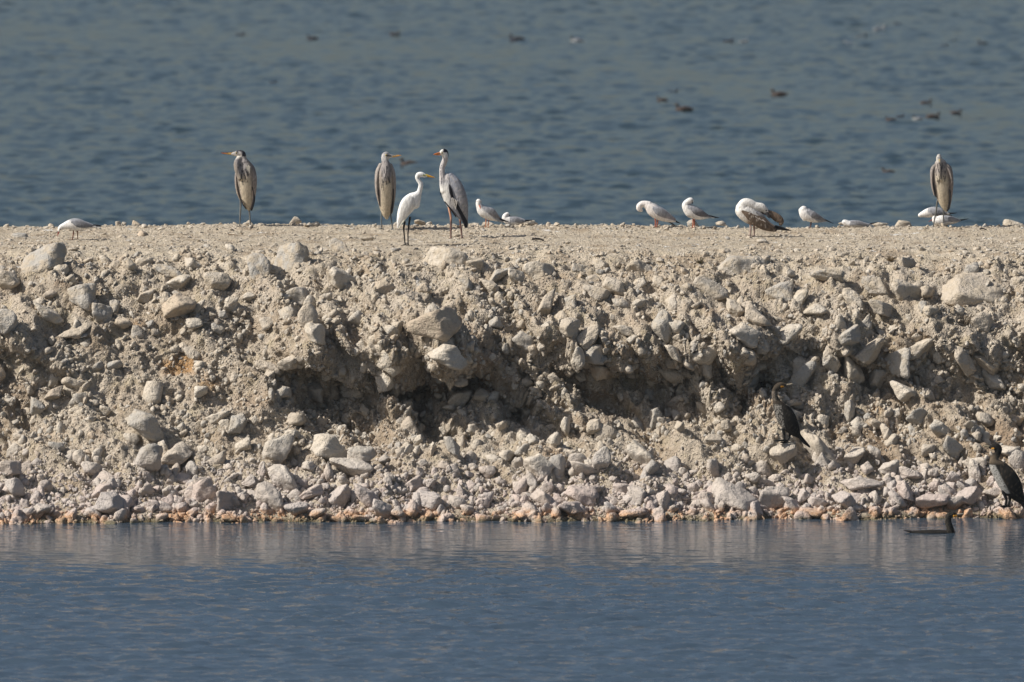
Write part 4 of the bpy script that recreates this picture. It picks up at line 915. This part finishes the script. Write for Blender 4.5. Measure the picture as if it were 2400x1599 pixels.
for a in [(562, 84, 26, 'dark', 1, 'small dark duck, leftmost of those near the top of the lake'),
          (733, 92, 30, 'dark', -1, 'dark duck on the pale band of water, upper left'),
          (925, 82, 26, 'brown', 1, 'faint brownish duck on the far water above the left heron group'),
          (958, 386, 46, 'brown', -1, 'brown duck just beyond the water between the front facing heron and the slate heron'),
          (640, 195, 20, 'dark', 1, 'tiny dark duck on open water high above the lone left heron'),
          (1212, 94, 40, 'dark', -1, 'dark duck left of the bright white one, top centre of the lake'),
          (1352, 97, 34, 'white', -1, 'bright white and dark duck at the top centre of the lake'),
          (1707, 99, 28, 'dark', 1, 'dark duck beside a faint pale gull, upper right of centre'),
          (1743, 99, 22, 'pale', 1, 'faint pale gull beside a dark duck, upper right of centre'),
          (1990, 104, 26, 'pale', -1, 'pale gull low on the water just left of a dark duck, upper right'),
          (2020, 87, 26, 'dark', 1, 'dark duck between two pale gulls at the upper right'),
          (2060, 70, 32, 'pale', 1, 'highest of the pale gulls floating at the upper right'),
          (2105, 58, 20, 'dark', -1, 'dark duck nearest the top edge at the upper right'),
          (2212, 109, 22, 'dark', 1, 'small dark duck second from the right edge near the top'),
          (2233, 97, 16, 'dark', 1, 'tiny dark duck near the top, between two other dark ducks on the right'),
          (2305, 104, 28, 'dark', -1, 'dark duck closest to the right edge near the top of the lake'),
          (1552, 236, 28, 'brown', -1, 'leftmost reddish brown duck of the group above the arched neck gull'),
          (1576, 218, 28, 'dark', 1, 'dark duck at the top of the trio above the arched neck gull'),
          (1603, 258, 46, 'brown', -1, 'largest orange brown duck of the trio above the arched neck gull'),
          (1826, 223, 42, 'brown', -1, 'lone brown duck with pale front in the middle right of the lake'),
          (2088, 282, 28, 'brown', -1, 'brown duck at the left end of the right hand duck group'),
          (2110, 275, 22, 'dark', 1, 'dark duck left of the white one in the right hand duck group'),
          (2151, 280, 28, 'white', -1, 'white sided duck in the middle of the right hand duck group'),
          (2170, 243, 30, 'brown', 1, 'red brown duck furthest out in the right hand duck group'),
          (2187, 275, 36, 'brown', 1, 'orange brown duck touching the white sided duck on the right'),
          (2240, 266, 30, 'brown', 1, 'red brown duck at the right end of the right hand duck group'),
          (2082, 405, 34, 'brown', -1, 'low brown duck on the water left of the far right heron')]:
    duck(*a)

# --- driftwood and twigs on the bank top
def tube_obj(name, px, py, pts, r, col, label, cat, off=0.004):
    loc, n = hit(px, py); m = m_per_px(loc)
    P = [Vector(((x-px)*m, (py-y)*m*6.0, off+z)) for x, y, z in pts]
    V, F = [], []
    for i, p in enumerate(P):
        rr = r*(1-.5*i/len(P))
        for k in range(7):
            a = k*2*math.pi/7; V.append((p.x, p.y+rr*math.cos(a), p.z+rr*.7*math.sin(a)+rr*.4))
    for i in range(len(P)-1):
        for k in range(7): F.append([i*7+k, i*7+(k+1) % 7, (i+1)*7+(k+1) % 7, (i+1)*7+k])
    F += [list(range(7))[::-1], list(range((len(P)-1)*7, len(P)*7))]
    me = bpy.data.meshes.new(name); me.from_pydata(V, [], F)
    at = me.color_attributes.new('Col', 'FLOAT_COLOR', 'POINT'); at.data.foreach_set('color', np.tile([*col, 1.], (len(V), 1)).astype(np.float32).ravel())
    me.materials.append(M_PLUME); o = link(name, me); o.location = loc; tag(o, label, cat)
tube_obj('driftwood', 1260, 566, [(1247, 564, .01), (1255, 566, .018), (1266, 566, .016), (1275, 568, .006)], .020, (.03, .025, .022), 'short black stick of driftwood on the flat top right of centre', 'driftwood')
tube_obj('twig', 1830, 558, [(1785, 557, .006), (1800, 559, .012), (1822, 558, .01), (1838, 556, .02), (1850, 553, .03)], .007, (.12, .095, .07), 'long thin bent twig lying right of the large mottled gull feet', 'twig')
tube_obj('twig', 545, 553, [(534, 552, .004), (545, 553, .008), (556, 553, .004)], .007, (.16, .10, .05), 'short brown twig on the flat below the lone left heron', 'twig')
tube_obj('driftwood', 2303, 541, [(2296, 540, .008), (2303, 541, .016), (2312, 542, .006)], .014, (.03, .025, .025), 'small dark lump of droppings right of the far right heron', 'driftwood')  # dark droppings, modelled as a short stub like the sticks


def weed(px, py, w, hgt, col, label, seed):
    """dry weed: a bunch of thin bent stems"""
    loc, n = hit(px, py); m = m_per_px(loc); g = random.Random(seed); V, F = [], []
    for i in range(46):
        a = g.uniform(0, 6.28); L = hgt*m*g.uniform(.5, 1.1); sp = w*m*.5*g.uniform(.2, 1)
        base = Vector((math.cos(a)*sp*.35, math.sin(a)*sp*.35-.02, -.01)); tip = base+Vector((math.cos(a)*sp, math.sin(a)*sp*.6-.03, L))
        mid = (base+tip)/2+Vector((g.uniform(-1, 1)*.02, 0, L*.18)); pts = [base, mid, tip+Vector((g.uniform(-1, 1)*.03, 0, -.2*L))]
        r = .0028; o = len(V)
        for k, p in enumerate(pts):
            rr = r*(1-.35*k)
            for q in range(3): V.append((p.x+rr*math.cos(q*2.09), p.y+rr*math.sin(q*2.09), p.z))
        for k in range(2):
            for q in range(3): F.append([o+k*3+q, o+k*3+(q+1) % 3, o+k*3+3+(q+1) % 3, o+k*3+3+q])
    me = bpy.data.meshes.new('dry_weed'); me.from_pydata(V, [], F)
    at = me.color_attributes.new('Col', 'FLOAT_COLOR', 'POINT'); at.data.foreach_set('color', np.tile([*col, 1.], (len(V), 1)).astype(np.float32).ravel())
    me.materials.append(M_PLUME); o = link('dry_weed', me); o.location = loc; tag(o, label, 'dry weed', 'dry weeds on the bank')
weed(2262, 758, 70, 34, (.20, .16, .11), 'dead twiggy weed below the huge pale boulder at the right', 1)
weed(1640, 615, 34, 16, (.26, .22, .13), 'small dry tuft on the shoulder below the big mottled gull', 2)
weed(300, 1172, 56, 20, (.22, .18, .11), 'matted dry weed low on the left among pinkish stones', 3)
weed(2085, 610, 30, 16, (.30, .22, .12), 'small straw coloured tuft left of an upright stone at upper right', 4)
weed(870, 606, 44, 14, (.20, .17, .09), 'dark dry tuft on the shoulder below and left of the egret', 5)
